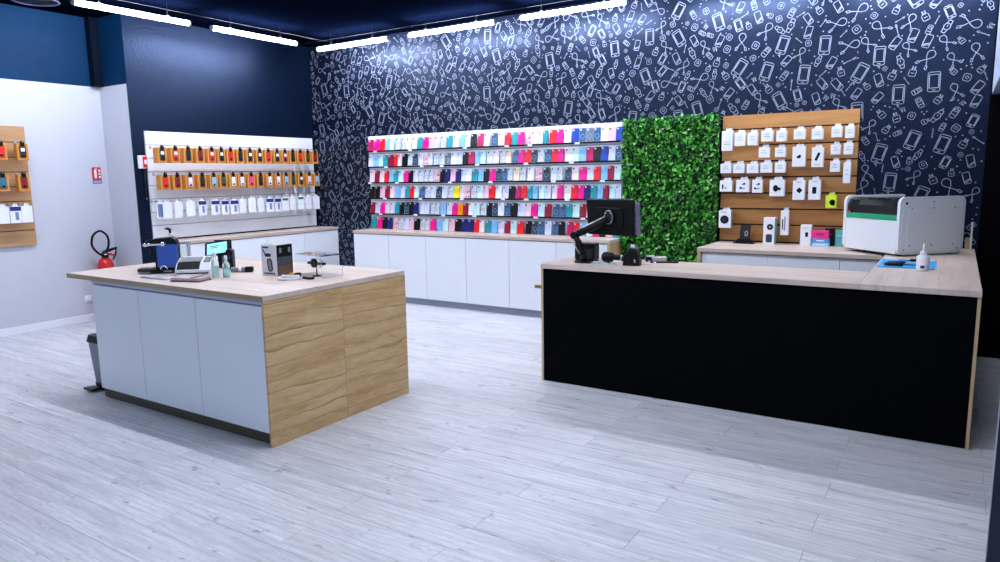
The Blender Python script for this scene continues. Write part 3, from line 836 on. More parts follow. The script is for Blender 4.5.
def kraft_column(wall, x_wall, y, z0, code, white, lab, group, depth=0.235, n_behind=2):
    xf = x_wall + depth
    t = thing('kraft_box', lab, 'box', (xf, y, z0), 0, group)
    b = link('carton', kraft_me, None, t)
    link('window', panel_me, None, t)
    ins = link('phone_case', insert_mesh(code, white), None, t)
    ins['label'] = HUE[code][0] + ' phone case showing in the window'
    if white:
        link('sticker', lab_me, None, ins)
    link('foot_print', foot_me, None, ins)
    link('hang_tab', tab_me, None, t)
    for q in range(n_behind):
        o = link('kraft_box', kraft_me, None, loc=(xf - (KB_D + 0.003) * (q + 1), y + 0.004 * (q + 1), z0 - 0.001 * q))
        tag(o, '%s kraft box on the %s hook from %s, %s row' % ('second' if q == 0 else 'rearmost', lab.split()[0], 'pilaster' if 'pilaster' in lab else 'panel edge on tan slats', 'upper' if 'upper' in lab else 'lower'), 'box', group + ', behind')
    hook(wall, (x_wall, y, z0 + KB_H + 0.012), 'X', depth + 0.02)
Y1 = [4.847, 5.013, 5.179, 5.34, 5.498, 5.635, 5.77, 5.914, 6.063, 6.215, 6.355, 6.501, 6.636, 6.77, 6.905, 7.04, 7.175]
C1 = 'kw rw k d rw kw r k kw kw r kw dw k r n d'.split()
Y2 = [4.859, 5.01, 5.177, 5.34, 5.501, 5.639, 5.783, 5.914, 6.058, 6.205, 6.355, 6.495, 6.632, 6.755, 6.897, 7.046, 7.185]
C2 = 'r d vw k b g w w p k w vw b g nw v b'.split()
for nm, ys, cs, z0, grp in (('upper', Y1, C1, 1.852, 'kraft boxes in the upper row'), ('lower', Y2, C2, 1.538, 'kraft boxes in the lower row')):
    for i, (y, c) in enumerate(zip(ys, cs)):
        kraft_column(left_wall, -7.995, y, z0, c[0], len(c) > 1, '%s kraft box from the pilaster in the %s row with %s case' % (ORD[i], nm, HUE[c[0]][0]), grp)

# ---- hanging white packs (third row)
pack_me = box_mesh(-0.010, 0, -0.054, 0.054, 0, 0.178, bevel=0.0015); pack_me.materials.append(CARDWHITE)
packtab_me = prism_mesh([(-0.03, 0.1785), (0.03, 0.1785), (0.016, 0.208), (-0.016, 0.208)], -0.006, -0.003, 'YZ'); packtab_me.materials.append(CARDWHITE)
PACKNAVY = mat('navy_print', (0.012, 0.025, 0.16), 0.4)
PACKBLUE = mat('grey_blue_print', (0.16, 0.24, 0.42), 0.4)
PACKGREEN = mat('dark_green_print', (0.02, 0.13, 0.12), 0.4)
def patch(w, h, cy, cz, m, key, C={}):
    if key not in C:
        me = prism_mesh(rrect(w, h, 0.006, 2, cy, cz), 0.0004, 0.0016, 'YZ'); me.materials.append(m); C[key] = me
    return C[key]
Y3 = [4.80, 4.861, 5.003, 5.16, 5.323, 5.505, 5.645, 5.781, 5.907, 6.051, 6.196, 6.340, 6.475, 6.60, 6.735, 6.88, 7.025, 7.17]
T3 = 'g w w w n n n n w w w n n e w e w w'.split()
for i, (y, tcode) in enumerate(zip(Y3, T3)):
    desc = {'g': 'grey-blue', 'w': 'plain white', 'n': 'white and navy', 'e': 'white and green'}[tcode]
    base = 1.212 + 0.006 * math.sin(i * 5.1)
    for q in range(2):
        t = thing('screen_protector_pack', '%s pack%s, %s from the pilaster in bottom row' % (desc, '' if q == 0 else ' behind the front one', ORD[i]), 'pack', (-7.995 + 0.225 - 0.016 * q - (0.03 if i == 0 else 0), y + 0.012 * q, base), 0, 'hanging packs in the bottom row')
        t.rotation_euler = (0, 0, 0.10 * math.sin(i * 3.3 + q))
        body = link('card', pack_me, None, t)
        link('hang_tab', packtab_me, None, t)
        if tcode == 'n':
            link('header', patch(0.106, 0.045, 0, 0.152, PACKNAVY, 'nh'), None, t); link('picture', patch(0.034, 0.085, 0.01, 0.075, PACKBLUE, 'np'), None, t)
        elif tcode == 'g':
            link('picture', patch(0.08, 0.15, 0, 0.09, PACKBLUE, 'gp'), None, t)
        elif tcode == 'e':
            link('header', patch(0.09, 0.03, 0, 0.155, PACKGREEN, 'eh'), None, t)
    hook(left_wall, (-7.995, y, base + 0.196), 'X', 0.24)

# ---- boxes on the near tan slat wall
for rn, (z0, ys, cs) in enumerate(((1.885, (3.30, 3.47, 3.675), ('k', 'r', 'kw')), (1.56, (3.29, 3.455, 3.655), ('r', 't', 'd')))):
    for i, (y, c) in enumerate(zip(ys, cs)):
        kraft_column(near_wall, -8.565, y, z0, c[0], len(c) > 1, '%s kraft box from the panel edge on tan slats, %s row, with %s case' % (ORD[2 - i], ['upper', 'lower'][rn], HUE[c[0]][0]), 'kraft boxes on the tan slats', depth=0.14, n_behind=1)
for i, (y, tc_) in enumerate(((3.27, 'w'), (3.43, 'w'), (3.545, 'n'), (3.655, 'w'))):
    t = thing('screen_protector_pack', '%s pack, %s from the edge in bottom row of tan slats' % ('plain white' if tc_ == 'w' else 'white and navy', ORD[3 - i]), 'pack', (-8.565 + 0.13, y, 1.222), 0, 'packs on the tan slats')
    link('card', pack_me, None, t); link('hang_tab', packtab_me, None, t)
    if tc_ == 'n':
        link('header', patch(0.106, 0.045, 0, 0.152, PACKNAVY, 'nh'), None, t); link('picture', patch(0.034, 0.085, 0.01, 0.075, PACKBLUE, 'np'), None, t)
    hook(near_wall, (-8.565, y, 1.222 + 0.196), 'X', 0.145)

# ================================================================== WHITE ACCESSORY BOXES ON THE HONEY SLATS
WB = [[(-2.012, -1.894, 1.855, 2.062), (-1.888, -1.772, 1.898, 2.041), (-1.763, -1.655, 1.9, 2.036), (-1.635, -1.515, 1.932, 2.047), (-1.496, -1.392, 1.927, 2.041), (-1.339, -1.227, 1.941, 2.047), (-1.182, -1.071, 1.934, 2.045), (-1.013, -0.912, 1.947, 2.056), (-0.899, -0.807, 1.937, 2.053)],
      [(-1.652, -1.537, 1.78, 1.89), (-1.501, -1.391, 1.782, 1.885), (-1.343, -1.214, 1.687, 1.885), (-1.172, -1.057, 1.679, 1.873), (-1.012, -0.916, 1.791, 1.893), (-0.904, -0.812, 1.788, 1.902)],
      [(-2.017, -1.898, 1.635, 1.739), (-1.892, -1.772, 1.633, 1.737), (-1.761, -1.638, 1.631, 1.734), (-1.632, -1.512, 1.635, 1.742), (-1.498, -1.388, 1.633, 1.742), (-1.01, -0.913, 1.632, 1.742), (-0.897, -0.822, 1.528, 1.729)],
      [(-2.018, -1.884, 1.452, 1.575), (-1.857, -1.718, 1.446, 1.579), (-1.703, -1.595, 1.44, 1.578), (-1.538, -1.389, 1.408, 1.576), (-1.326, -1.205, 1.374, 1.568), (-1.187, -1.069, 1.375, 1.573)],
      [(-2.018, -1.884, 1.088, 1.274), (-1.423, -1.338, 1.033, 1.281), (-1.033, -0.925, 1.3, 1.426)]]
TEXTG = mat('grey_print_lines', (0.30, 0.32, 0.38), 0.5)
def front_disc(parent, name, cx, cz, r, m, y=-0.0006, n=16, ry=None):
    return link(name, prism_mesh(circle(cx, cz, r, n, ry)[:-1], y - 0.0008, y, 'XZ'), m, parent)
def front_rect(parent, name, cx, cz, w, h, m, r=0.003, y=-0.0006):
    return link(name, prism_mesh(rrect(w, h, r, 2, cx, cz), y - 0.0008, y, 'XZ'), m, parent)
rows_n = ['top', 'second', 'third', 'fourth']
for ri, rw in enumerate(WB):
    for i, (x0, x1, z0, z1) in enumerate(rw):
        w, h = (x1 - x0) - 0.014, z1 - z0
        if h < 0.13 and w > h:
            pass
        xc = (x0 + x1) / 2 - 0.004
        d = 0.060
        yf = 7.215
        special = ri == 4
        if special:
            name = ('speaker_box', 'slim_white_box', 'lime_box')[i]
            lab = ('white box with a black round speaker picture hanging beside the hedge', 'slim tall white box hanging above the low worktop', 'lime green box with a black picture beside the engraving machine')[i]
            cat = 'box'; grp = None
        else:
            big = h > 0.16
            name = 'accessory_box'
            lab = '%s white accessory box%s in the %s row, %s from the hedge' % ('tall' if big else 'small', ' with black picture' if (ri == 3 or (ri == 1 and i in (2, 3))) else '', rows_n[ri], ORD[i])
            cat = 'box'; grp = 'white boxes on the honey slats'
        t = thing(name, lab, cat, (xc, yf, z0), 0, grp)
        B('carton', (-w / 2, w / 2, 0.0, d, 0, h - 0.012), LIME if (special and i == 2) else CARDWHITE, t, bevel=0.0025)
        tabm = CARDWHITE if not (special and i == 2) else LIME
        link('hang_tab', prism_mesh([(-w * 0.32, h - 0.0115), (w * 0.32, h - 0.0115), (w * 0.24, h + 0.014), (-w * 0.24, h + 0.014)], d - 0.004, d - 0.001, 'XZ'), tabm, t)
        if not special:
            if ri == 0 and i == 0:
                front_rect(t, 'text_lines', 0, h * 0.30, w * 0.55, 0.006, TEXTG); front_rect(t, 'text_lines', 0, h * 0.42, w * 0.45, 0.004, TEXTG)
            elif ri == 1 and i == 2:
                front_disc(t, 'picture', 0.0, h * 0.45, 0.020, BLACK, ry=0.012); front_rect(t, 'picture', 0.008, h * 0.52, 0.022, 0.014, BLACK)
            elif ri == 1 and i == 3:
                o = front_rect(t, 'picture', 0, 0, 0.024, 0.078, BLACK, 0.005); o.location = (0.0, 0, h * 0.5); o.rotation_euler = (0, 0.4, 0)
                front_rect(t, 'text_lines', 0, h * 0.13, w * 0.5, 0.005, TEXTG)
            elif ri == 3:
                if i == 0:
                    front_rect(t, 'picture', -0.03, h * 0.4, 0.014, 0.045, BLACK); front_rect(t, 'picture', 0.0, h * 0.3, 0.014, 0.012, BLACK)
                elif i in (1, 2):
                    for q in range(2):
                        front_disc(t, 'picture', -0.018 + 0.034 * q, h * (0.32 + 0.30 * q), 0.011, DARKGREY); front_rect(t, 'picture', 0.008, h * (0.30 + 0.28 * q), 0.034, 0.007, DARKGREY)
                elif i == 3:
                    front_disc(t, 'picture', -0.012, h * 0.45, 0.024, BLACK, ry=0.032); front_disc(t, 'picture', 0.022, h * 0.42, 0.014, BLACK)
                elif i == 4:
                    o = front_rect(t, 'picture', 0, 0, 0.042, 0.042, BLACK, 0.006); o.location = (0.006, 0, h * 0.46); o.rotation_euler = (0, 0.75, 0); front_rect(t, 'text_lines', 0, h * 0.86, w * 0.5, 0.006, TEXTG)
                else:
                    front_rect(t, 'picture', 0, h * 0.45, 0.036, 0.062, BLACK, 0.005); front_rect(t, 'text_lines', 0, h * 0.86, w * 0.5, 0.006, TEXTG)
            else:
                for q in range(2):
                    front_rect(t, 'text_lines', 0, h * (0.40 + 0.2 * q), w * (0.55 - 0.15 * q), 0.005, TEXTG)
        elif i == 0:
            front_disc(t, 'picture', -0.002, h * 0.45, 0.042, BLACK, n=24); front_disc(t, 'picture_centre', -0.002, h * 0.45, 0.026, DARKGREY, y=-0.0015, n=20)
            B('side_print', (w / 2 + 0.0003, w / 2 + 0.0015, 0.002, d - 0.002, 0.003, h - 0.02), TEAL, t)
            front_rect(t, 'text_lines', -0.012, h * 0.86, w * 0.5, 0.008, TEXTG)
        elif i == 1:
            front_rect(t, 'text_lines', 0.004, h * 0.45, 0.014, h * 0.55, TEXTG); front_rect(t, 'picture', -0.016, h * 0.42, 0.010, h * 0.4, DARKGREY)
        else:
            front_disc(t, 'picture', 0.012, h * 0.42, 0.026, BLACK); front_rect(t, 'picture', 0.018, h * 0.30, 0.03, 0.03, BLACK)
        hook(wood_wall, (xc, YS, z1 + 0.006), 'Y-', YS - yf + 0.015)

# ---- things standing on the low worktop behind the counter
ZR = 0.9405
t = thing('phone_stand', 'black folding phone stand on the low worktop beside the hedge', 'phone stand', (-1.755, 7.20, ZR), 0.0)
link('base', prism_mesh(rrect(0.20, 0.10, 0.02, 3), 0.0, 0.010, 'XY', bevel=0.003), BLACK, t)
link('cradle', prism_mesh([(-0.08, 0.0095), (0.08, 0.0095), (0.06, 0.045), (-0.06, 0.045)], -0.012, 0.012, 'XZ'), BLACK, t)
up = link('upright', prism_mesh(rrect(0.098, 0.16, 0.01, 3, 0, 0.08), -0.005, 0.005, 'XZ', bevel=0.002), BLACK, t, (0.0, 0.018, 0.022), (math.radians(-14), 0, 0))
front_rect(up, 'logo', 0.012, 0.075, 0.030, 0.055, GREY, 0.012, y=-0.0055)
front_rect(up, 'logo', 0.012, 0.075, 0.014, 0.036, BLACK, 0.006, y=-0.0065)
t = thing('speaker_box', 'tall white box with two black round pictures and teal side', 'box', (-1.515, 7.215, ZR))
B('carton', (-0.052, 0.052, -0.05, 0.05, 0, 0.262), CARDWHITE, t, bevel=0.002)
B('side_print', (0.0523, 0.0535, -0.047, 0.047, 0.004, 0.258), TEAL, t)
front_disc(t, 'picture', 0.010, 0.172, 0.029, BLACK, -0.0506, 20); front_disc(t, 'picture_centre', 0.010, 0.172, 0.012, GREY, -0.0515, 14)
front_rect(t, 'picture', 0.004, 0.062, 0.058, 0.080, mat('navy_picture', (0.012, 0.03, 0.06), 0.4), 0.015, -0.0506)
t = thing('earbud_box', 'plain white box with small black picture beside the magenta box', 'box', (-1.178, 7.225, ZR))
B('carton', (-0.052, 0.044, -0.045, 0.045, 0, 0.198), CARDWHITE, t, bevel=0.002)
front_rect(t, 'picture', 0.004, 0.108, 0.026, 0.044, BLACK, 0.006, -0.0456)
front_rect(t, 'text_lines', -0.012, 0.168, 0.035, 0.006, TEXTG, 0.002, -0.0456)
z = ZR
for nm, h, m, lab, dx in (('small_box', 0.034, PALEBLUE, 'flat pale blue box at the bottom of the coloured stack', 0), ('small_box', 0.042, SKY, 'blue box in the middle of the coloured stack', 0.0), ('small_box', 0.072, MAGENTA, 'magenta box on top of the blue box', -0.006)):
    t = thing(nm, lab, 'box', (-1.045 + dx, 7.175, z), 0.03 * dx * 100)
    B('carton', (-0.072, 0.072, -0.04, 0.04, 0, h), m, t, bevel=0.002)
    front_rect(t, 'text_lines', 0.0, h * 0.55, 0.07, h * 0.2, CARDWHITE if m is not MAGENTA else mat('dark_magenta_print', (0.35, 0.01, 0.1), 0.4), 0.002, -0.0406)
    z += h + 0.0006
t = thing('small_box', 'small upright black box behind the coloured stack', 'box', (-0.985, 7.28, ZR))
B('carton', (-0.04, 0.04, -0.03, 0.03, 0, 0.165), BLACK, t, bevel=0.002); front_rect(t, 'text_lines', 0, 0.11, 0.04, 0.008, GREY, 0.002, -0.0306)
t = thing('small_box', 'small upright teal box against the engraving machine', 'box', (-0.90, 7.28, ZR))
B('carton', (-0.035, 0.035, -0.03, 0.03, 0, 0.150), TEAL, t, bevel=0.002); front_rect(t, 'text_lines', 0, 0.10, 0.04, 0.008, PALEBLUE, 0.002, -0.0306)

# ================================================================== ENGRAVING MACHINE
# local axes: +x along the wide grey side panel (front right), +y towards the smoked window end
EA = math.radians(45)
eng = thing('engraving_machine', 'light grey desktop engraving machine with smoked green-edged lid on oak wing', 'machine', (-0.372, 6.465, ZT), 0)
eng.rotation_euler = (0, 0, EA)
EW, ED, EH = 0.62, 0.655, 0.475      # x, y, z
prof = rrect(EW, EH - 0.012, 0.045, 5, EW / 2, 0.012 + (EH - 0.012) / 2)
# body: rounded profile extruded in y; the lid end is cut away by building it from shell pieces
shell = link('side_panel', prism_mesh(prof, 0.0, 0.030, 'XZ', bevel=0.006), ENGRAVER, eng)
link('side_panel', prism_mesh(prof, ED - 0.030, ED, 'XZ', bevel=0.006), ENGRAVER, eng)
link('inset_panel', prism_mesh(rrect(EW - 0.045, EH - 0.055, 0.03, 4, EW / 2, 0.012 + (EH - 0.012) / 2), -0.0025, -0.0002, 'XZ'), ENGRAVERSIDE, eng)
link('access_panel', prism_mesh(rrect(EW - 0.15, EH - 0.16, 0.006, 2, EW / 2, 0.235), -0.0050, -0.0028, 'XZ'), ENGRAVERSIDE, eng)
scr = lathe_mesh([(0.004, -0.0085), (0.006, -0.005)], 8, axis='Y')
for sx, sz in ((0.105, 0.085), (0.31, 0.085), (0.515, 0.085), (0.105, 0.385), (0.31, 0.385), (0.515, 0.385), (0.05, 0.05), (0.56, 0.05), (0.31, 0.435)):
    o = link('screw', scr, DARKGREY, eng, (sx, 0.0, sz))
link('key_lock', lathe_mesh([(0.008, -0.009), (0.011, -0.0026)], 12, axis='Y'), BLACK, eng, (0.055, 0, 0.425))
B('lower_front', (0.002, 0.022, 0.0305, ED - 0.0305, 0.016, 0.285), ENGRAVER, eng, bevel=0.004)
B('rear_body', (0.022, EW - 0.002, 0.0305, ED - 0.0305, 0.016, 0.30), ENGRAVER, eng)
lidp = [(0.012, 0.312), (0.012, 0.40), (0.030, 0.443), (0.075, 0.462), (EW - 0.06, 0.462), (EW - 0.03, 0.45), (EW - 0.012, 0.42), (EW - 0.012, 0.302), (0.03, 0.302)]
link('smoked_lid', prism_mesh(lidp, 0.031, ED - 0.031, 'XZ', bevel=0.004), SMOKED, eng)
B('green_edge', (0.0, 0.028, 0.034, ED - 0.034, 0.286, 0.3015), GREEN, eng)
B('green_window', (-0.001, 0.0115, 0.034, ED - 0.034, 0.302, 0.330), GREEN, eng)
B('warning_label', (-0.0025, -0.0012, ED - 0.085, ED - 0.045, 0.331, 0.347), RED, eng)
for sx in (0.07, EW - 0.07):
    for sy in (0.06, ED - 0.06):
        link('foot', lathe_mesh([(0.022, 0.0006), (0.022, 0.0165)], 12), BLACK, eng, (sx, sy, 0))
B('base_tray', (0.02, EW - 0.02, 0.03, ED - 0.03, 0.007, 0.0155), BLACK, eng)
t = thing('offcut_board', 'narrow oak board leaning upright behind the engraving machine', 'board', (0.108, 7.30, ZT + 0.0006))
B('board', (-0.022, 0.012, -0.02, 0.02, 0, 0.10), OAKX, t); B('white_strip', (0.013, 0.027, -0.02, 0.02, 0, 0.235), WHITE, t)

# ---- squeeze bottle and blue mat with tools on the wing
t = thing('squeeze_bottle', 'white squeeze bottle with nozzle in front of the engraving machine', 'bottle', (-0.166, 5.63, ZT + 0.0005))
link('body', lathe_mesh([(0.036, 0.0), (0.040, 0.004), (0.040, 0.088), (0.036, 0.104), (0.022, 0.112), (0.018, 0.114)], 20), CARDWHITE, t)
link('cap', lathe_mesh([(0.021, 0.1145), (0.021, 0.132), (0.014, 0.137)], 16), CARDWHITE, t)
link('nozzle', lathe_mesh([(0.009, 0.137), (0.007, 0.165), (0.004, 0.190)], 12), CARDWHITE, t)
o = B('label_print', (-0.012, 0.012, -0.0412, -0.0405, 0.022, 0.040), DARKGREY, t)
t = thing('tool_mat', 'bright blue repair mat lying in front of the engraving machine', 'mat', (-0.275, 5.985, ZT + 0.0005))
link('sheet', prism_mesh(rrect(0.36, 0.54, 0.012, 3), 0.0, 0.005, 'XY'), BLUEMAT, t)
link('border', prism_mesh(rrect(0.33, 0.05, 0.004, 2, 0, 0.225), 0.0052, 0.007, 'XY'), PALEBLUE, t)
link('tray_recess', prism_mesh(rrect(0.15, 0.10, 0.004, 2, 0.08, 0.12), 0.0052, 0.0065, 'XY'), SKY, t)
def tool(name, lab, p0, p1, r, m, cat='tool'):
    c = (Vector(p0) + Vector(p1)) / 2
    t = thing(name, lab, cat, (c.x, c.y, c.z - r))
    d = (Vector(p1) - Vector(p0)) / 2; off = Vector((0, 0, r))
    link('handle', tube_mesh([off - d, off - d * 0.7, off + d * 0.1, off + d * 0.15], [r * 0.8, r, r, r * 0.6], 8), m, t)
    link('shaft', tube_mesh([off + d * 0.151, off + d * 0.9, off + d], [r * 0.35, r * 0.3, r * 0.15], 6), SILVER if m is not BLACK else BLACK, t)
zt = ZT + 0.0075
tool('screwdriver', 'black screwdriver lying along the front of the blue mat', (-0.41, 5.765, zt + 0.0125), (-0.20, 5.775, zt + 0.0125), 0.0125, BLACK)
tool('screwdriver', 'black cutter lying at the back of the blue mat', (-0.16, 6.12, zt + 0.012), (-0.34, 6.06, zt + 0.012), 0.011, BLACK)
tool('screwdriver', 'dark blue tool lying across the middle of the mat', (-0.40, 5.90, zt + 0.010), (-0.20, 5.96, zt + 0.010), 0.010, PACKNAVY)

# ================================================================== MONITOR AND TILL THINGS ON THE COUNTER
Z0 = ZT + 0.0006
mon = thing('monitor', 'black monitor seen from behind on a bent desk arm', 'monitor', (-2.46, 5.04, Z0))
link('arm_base', prism_mesh(rrect(0.13, 0.11, 0.02, 3), 0.0, 0.014, 'XY', bevel=0.003), BLACK, mon)
link('arm_clamp', lathe_mesh([(0.030, 0.0142), (0.030, 0.055), (0.022, 0.065)], 14), BLACK, mon)
el = Vector((-0.085, 0.0, 0.215)); ve = Vector((0.18, 0.035, 0.345))
a1 = link('lower_arm', tube_mesh([(0.0, 0, 0.06), tuple(el * 0.55 + Vector((0, 0, 0.04))), tuple(el)], [0.027, 0.025, 0.024], 10), BLACK, mon)
link('cable_clip', tube_mesh([(-0.028, -0.024, 0.07), tuple(el + Vector((-0.022, -0.022, -0.03)))], 0.006, 6), SILVER, mon)
link('elbow', lathe_mesh([(0.026, -0.026), (0.031, -0.020), (0.031, 0.020), (0.026, 0.026)], 14, axis='Y'), BLACK, mon, tuple(el))
link('upper_arm', tube_mesh([tuple(el), tuple(el * 0.5 + ve * 0.5 + Vector((0, 0, -0.004))), tuple(ve)], [0.027, 0.030, 0.026], 10), BLACK, mon)
link('arm_rail', tube_mesh([tuple(el + Vector((0.02, -0.018, 0.036))), tuple(ve + Vector((-0.01, -0.024, 0.022)))], 0.006, 6), SILVER, mon)
scr_e = bpy.data.objects.new('display_head', None); scr_e.empty_display_size = 0.02
HR = (math.radians(4), 0, math.radians(-9))
hd_loc = Vector((0.168, 0.10, 0.355))
back = link('rear_shell', prism_mesh([(-0.205, -0.142), (0.205, -0.142), (0.215, 0.142), (-0.215, 0.142)], 0.0, 0.022, 'XZ', bevel=0.006), BLACK, mon, tuple(hd_loc), HR)
link('bulge', prism_mesh(rrect(0.26, 0.17, 0.03, 4, -0.0, -0.005), -0.008, 0.001, 'XZ', bevel=0.008), BLACK, back)
link('screen_bezel', prism_mesh(rrect(0.425, 0.29, 0.012, 3), 0.0222, 0.034, 'XZ'), DARKGREY, back)
link('screen', prism_mesh(rrect(0.40, 0.262, 0.004, 2), 0.0342, 0.0352, 'XZ'), SMOKED, back)
vp = link('mount_plate', prism_mesh(rrect(0.080, 0.110, 0.036, 5, 0.012, 0.005), -0.030, -0.0085, 'XZ', bevel=0.002), DARKGREY, back)
link('mount_ring', tube_mesh([(0.012 + 0.037 * math.cos(a) , -0.031, 0.005 + 0.052 * math.sin(a)) for a in [2 * PI * k / 24 for k in range(25)]], 0.0035, 6), SILVER, back)
sc = lathe_mesh([(0.004, -0.034), (0.005, -0.0305)], 8, axis='Y')
for sx in (-1, 1):
    for sz in (-1, 1):
        link('screw', sc, SILVER, vp, (0.012 + 0.022 * sx, 0, 0.005 + 0.034 * sz))
edge_refl = link('edge_reflection', prism_mesh([(-0.004, -0.135), (0.004, -0.135), (0.004, 0.10), (-0.004, 0.125)], -0.001, 0.042, 'XZ', bevel=0.001), mat('violet_grey_reflection', (0.17, 0.15, 0.24), 0.25), back, (0.219, 0.036, -0.005), (0, 0, math.radians(-18)))  # added strip, its colour paints the violet reflection on the monitor's edge
# black cube speaker behind the arm
t = thing('dock_box', 'black rounded box standing behind the monitor arm', 'box', (-2.515, 5.205, Z0))
link('body', prism_mesh(rrect(0.175, 0.14, 0.015, 3, 0, 0.07), -0.05, 0.05, 'XZ', bevel=0.006), BLACK, t)
B('front_plate', (0.02, 0.075, -0.053, -0.0508, 0.02, 0.10), DARKGREY, t)
# handheld scanner
t = thing('barcode_scanner', 'black barcode scanner lying between monitor arm and card terminal', 'scanner', (-2.265, 5.12, Z0), math.radians(10))
link('head', lathe_mesh([(0.028, -0.05), (0.040, -0.035), (0.043, 0.0), (0.036, 0.035), (0.022, 0.045)], 16, axis='X'), BLACK, t, (-0.02, 0, 0.0445))
link('window', lathe_mesh([(0.024, 0.0), (0.024, 0.004)], 14, axis='X'), SMOKED, t, (0.026, 0, 0.0445))
link('grip', tube_mesh([(0.0, 0.0, 0.045), (0.06, 0.02, 0.040), (0.12, 0.035, 0.022)], [0.024, 0.022, 0.018], 10), BLACK, t)
link('ring', tube_mesh([(0.07, 0.012, 0.040), (0.078, 0.016, 0.038)], 0.0245, 12), SILVER, t)
# card terminal dock with S
t = thing('card_terminal', 'black card terminal dock marked with a white S', 'card terminal', (-2.055, 5.045, Z0), math.radians(8))
link('body', prism_mesh([(-0.065, 0.0), (0.065, 0.0), (0.062, 0.055), (0.040, 0.115), (-0.02, 0.125), (-0.058, 0.075)], -0.045, 0.045, 'XZ', bevel=0.006), BLACK, t)
kp = link('keypad', prism_mesh(rrect(0.075, 0.06, 0.006, 2), 0.0, 0.006, 'XY'), DARKGREY, t, (0.012, 0, 0.126), (0, math.radians(8), 0))
for kx in range(3):
    for ky in range(3):
        B('key', (-0.026 + 0.02 * kx, -0.014 + 0.02 * kx, -0.022 + 0.017 * ky, -0.011 + 0.017 * ky, 0.0062, 0.009), GREY if kx != 1 else SILVER, kp)
sp = [(0.010, 0.020), (-0.006, 0.020), (-0.010, 0.014), (-0.006, 0.008), (0.006, 0.004), (0.010, -0.003), (0.006, -0.009), (-0.010, -0.009)]
bm = bmesh.new()
for (ax, az), (bx, bz) in zip(sp, sp[1:]):
    d = Vector((bx - ax, 0, bz - az)); nn = Vector((-d.z, 0, d.x)).normalized() * 0.0022; e = d.normalized() * 0.0012
    q = [Vector((ax, -0.0462, az)) - e + nn, Vector((ax, -0.0462, az)) - e - nn, Vector((bx, -0.0462, bz)) + e - nn, Vector((bx, -0.0462, bz)) + e + nn]
    bm.faces.new([bm.verts.new(Vector((v.x * 0.62, v.y, v.z * 0.62)) + Vector((0.030, 0, 0.034))) for v in q])
link('letter_s', bm_mesh(bm), CARDWHITE, t)
link('paper_slip', prism_mesh([(-0.02, 0.126), (0.012, 0.122), (0.016, 0.156), (-0.016, 0.160)], 0.012, 0.014, 'XZ'), CARDWHITE, t)
# cables
def cable(lab, pts, r, m):
    pp = smooth_path(pts, 6)
    o = link('cable', tube_mesh(pp, r, 6), m)
    return tag(o, lab, 'cable')
zc = Z0 + 0.006
cable('pale blue cable curling in front of the barcode scanner', [(-2.375, 5.01, zc), (-2.33, 5.00, zc + 0.01), (-2.27, 5.02, zc), (-2.22, 4.985, zc), (-2.19, 5.02, zc + 0.006), (-2.15, 5.0, zc)], 0.005, PALEBLUE)
cable('black cable looping around the monitor arm base', [(-2.382, 5.06, zc), (-2.36, 5.075, zc + 0.012), (-2.33, 5.045, zc), (-2.30, 5.06, zc), (-2.25, 5.035, zc), (-2.18, 5.045, zc)], 0.0045, BLACK)
cable('white cable lying between card terminal and black tablet', [(-1.985, 5.10, zc), (-1.95, 5.15, zc), (-1.93, 5.21, zc), (-1.97, 5.26, zc), (-2.02, 5.29, zc)], 0.005, CARDWHITE)
t = thing('charging_puck', 'small black puck with a white top behind the card terminal', 'charger', (-2.02, 5.335, Z0))
link('puck', lathe_mesh([(0.04, 0), (0.042, 0.006), (0.042, 0.034), (0.036, 0.040)], 18), BLACK, t); link('top', lathe_mesh([(0.034, 0.0402), (0.034, 0.044)], 18), CARDWHITE, t)
t = thing('tablet', 'thin black tablet lying flat on the counter near the hedge', 'tablet', (-1.905, 5.33, Z0), math.radians(20))
link('body', prism_mesh(rrect(0.22, 0.13, 0.012, 3), 0, 0.010, 'XY', bevel=0.003), BLACK, t); link('glass', prism_mesh(rrect(0.20, 0.11, 0.006, 3), 0.0102, 0.0108, 'XY'), SMOKED, t)
t = thing('note_pad', 'beige note pad lying on top of the black tablet', 'note pad', (-1.955, 5.345, Z0 + 0.0115), math.radians(28))
link('pages', prism_mesh(rrect(0.11, 0.09, 0.004, 2), 0, 0.022, 'XY'), mat('beige_paper', (0.62, 0.50, 0.43), 0.6), t); link('cover', prism_mesh(rrect(0.112, 0.092, 0.004, 2), 0.0222, 0.025, 'XY'), mat('pale_pink_cover', (0.74, 0.63, 0.58), 0.6), t)

# ================================================================== THINGS ON THE ISLAND
ZS = ZI + 0.0006
# ---- coffee machine
cm = thing('coffee_machine', 'black and glossy blue capsule coffee machine on the island', 'coffee machine', (-5.065, 3.095, ZS), math.radians(46))
cm.scale = (0.76, 0.95, 1.0)
link('base', prism_mesh(rrect(0.26, 0.15, 0.025, 4, 0.02, 0), 0.0, 0.030, 'XY', bevel=0.005), BLACK, cm)
link('body', prism_mesh([(-0.055, 0.0305), (0.145, 0.0305), (0.155, 0.10), (0.155, 0.22), (0.140, 0.255), (0.10, 0.272), (-0.06, 0.262), (-0.13, 0.245), (-0.13, 0.195), (-0.055, 0.185)], -0.062, 0.062, 'XZ', bevel=0.008), BLACK, cm)
link('side_shell', prism_mesh(rrect(0.190, 0.180, 0.025, 4, 0.062, 0.130), -0.0700, -0.0625, 'XZ', bevel=0.003), BLUESHELL, cm)
link('side_shell', prism_mesh(rrect(0.185, 0.165, 0.025, 4, 0.055, 0.125), 0.0625, 0.0700, 'XZ', bevel=0.003), BLUESHELL, cm)
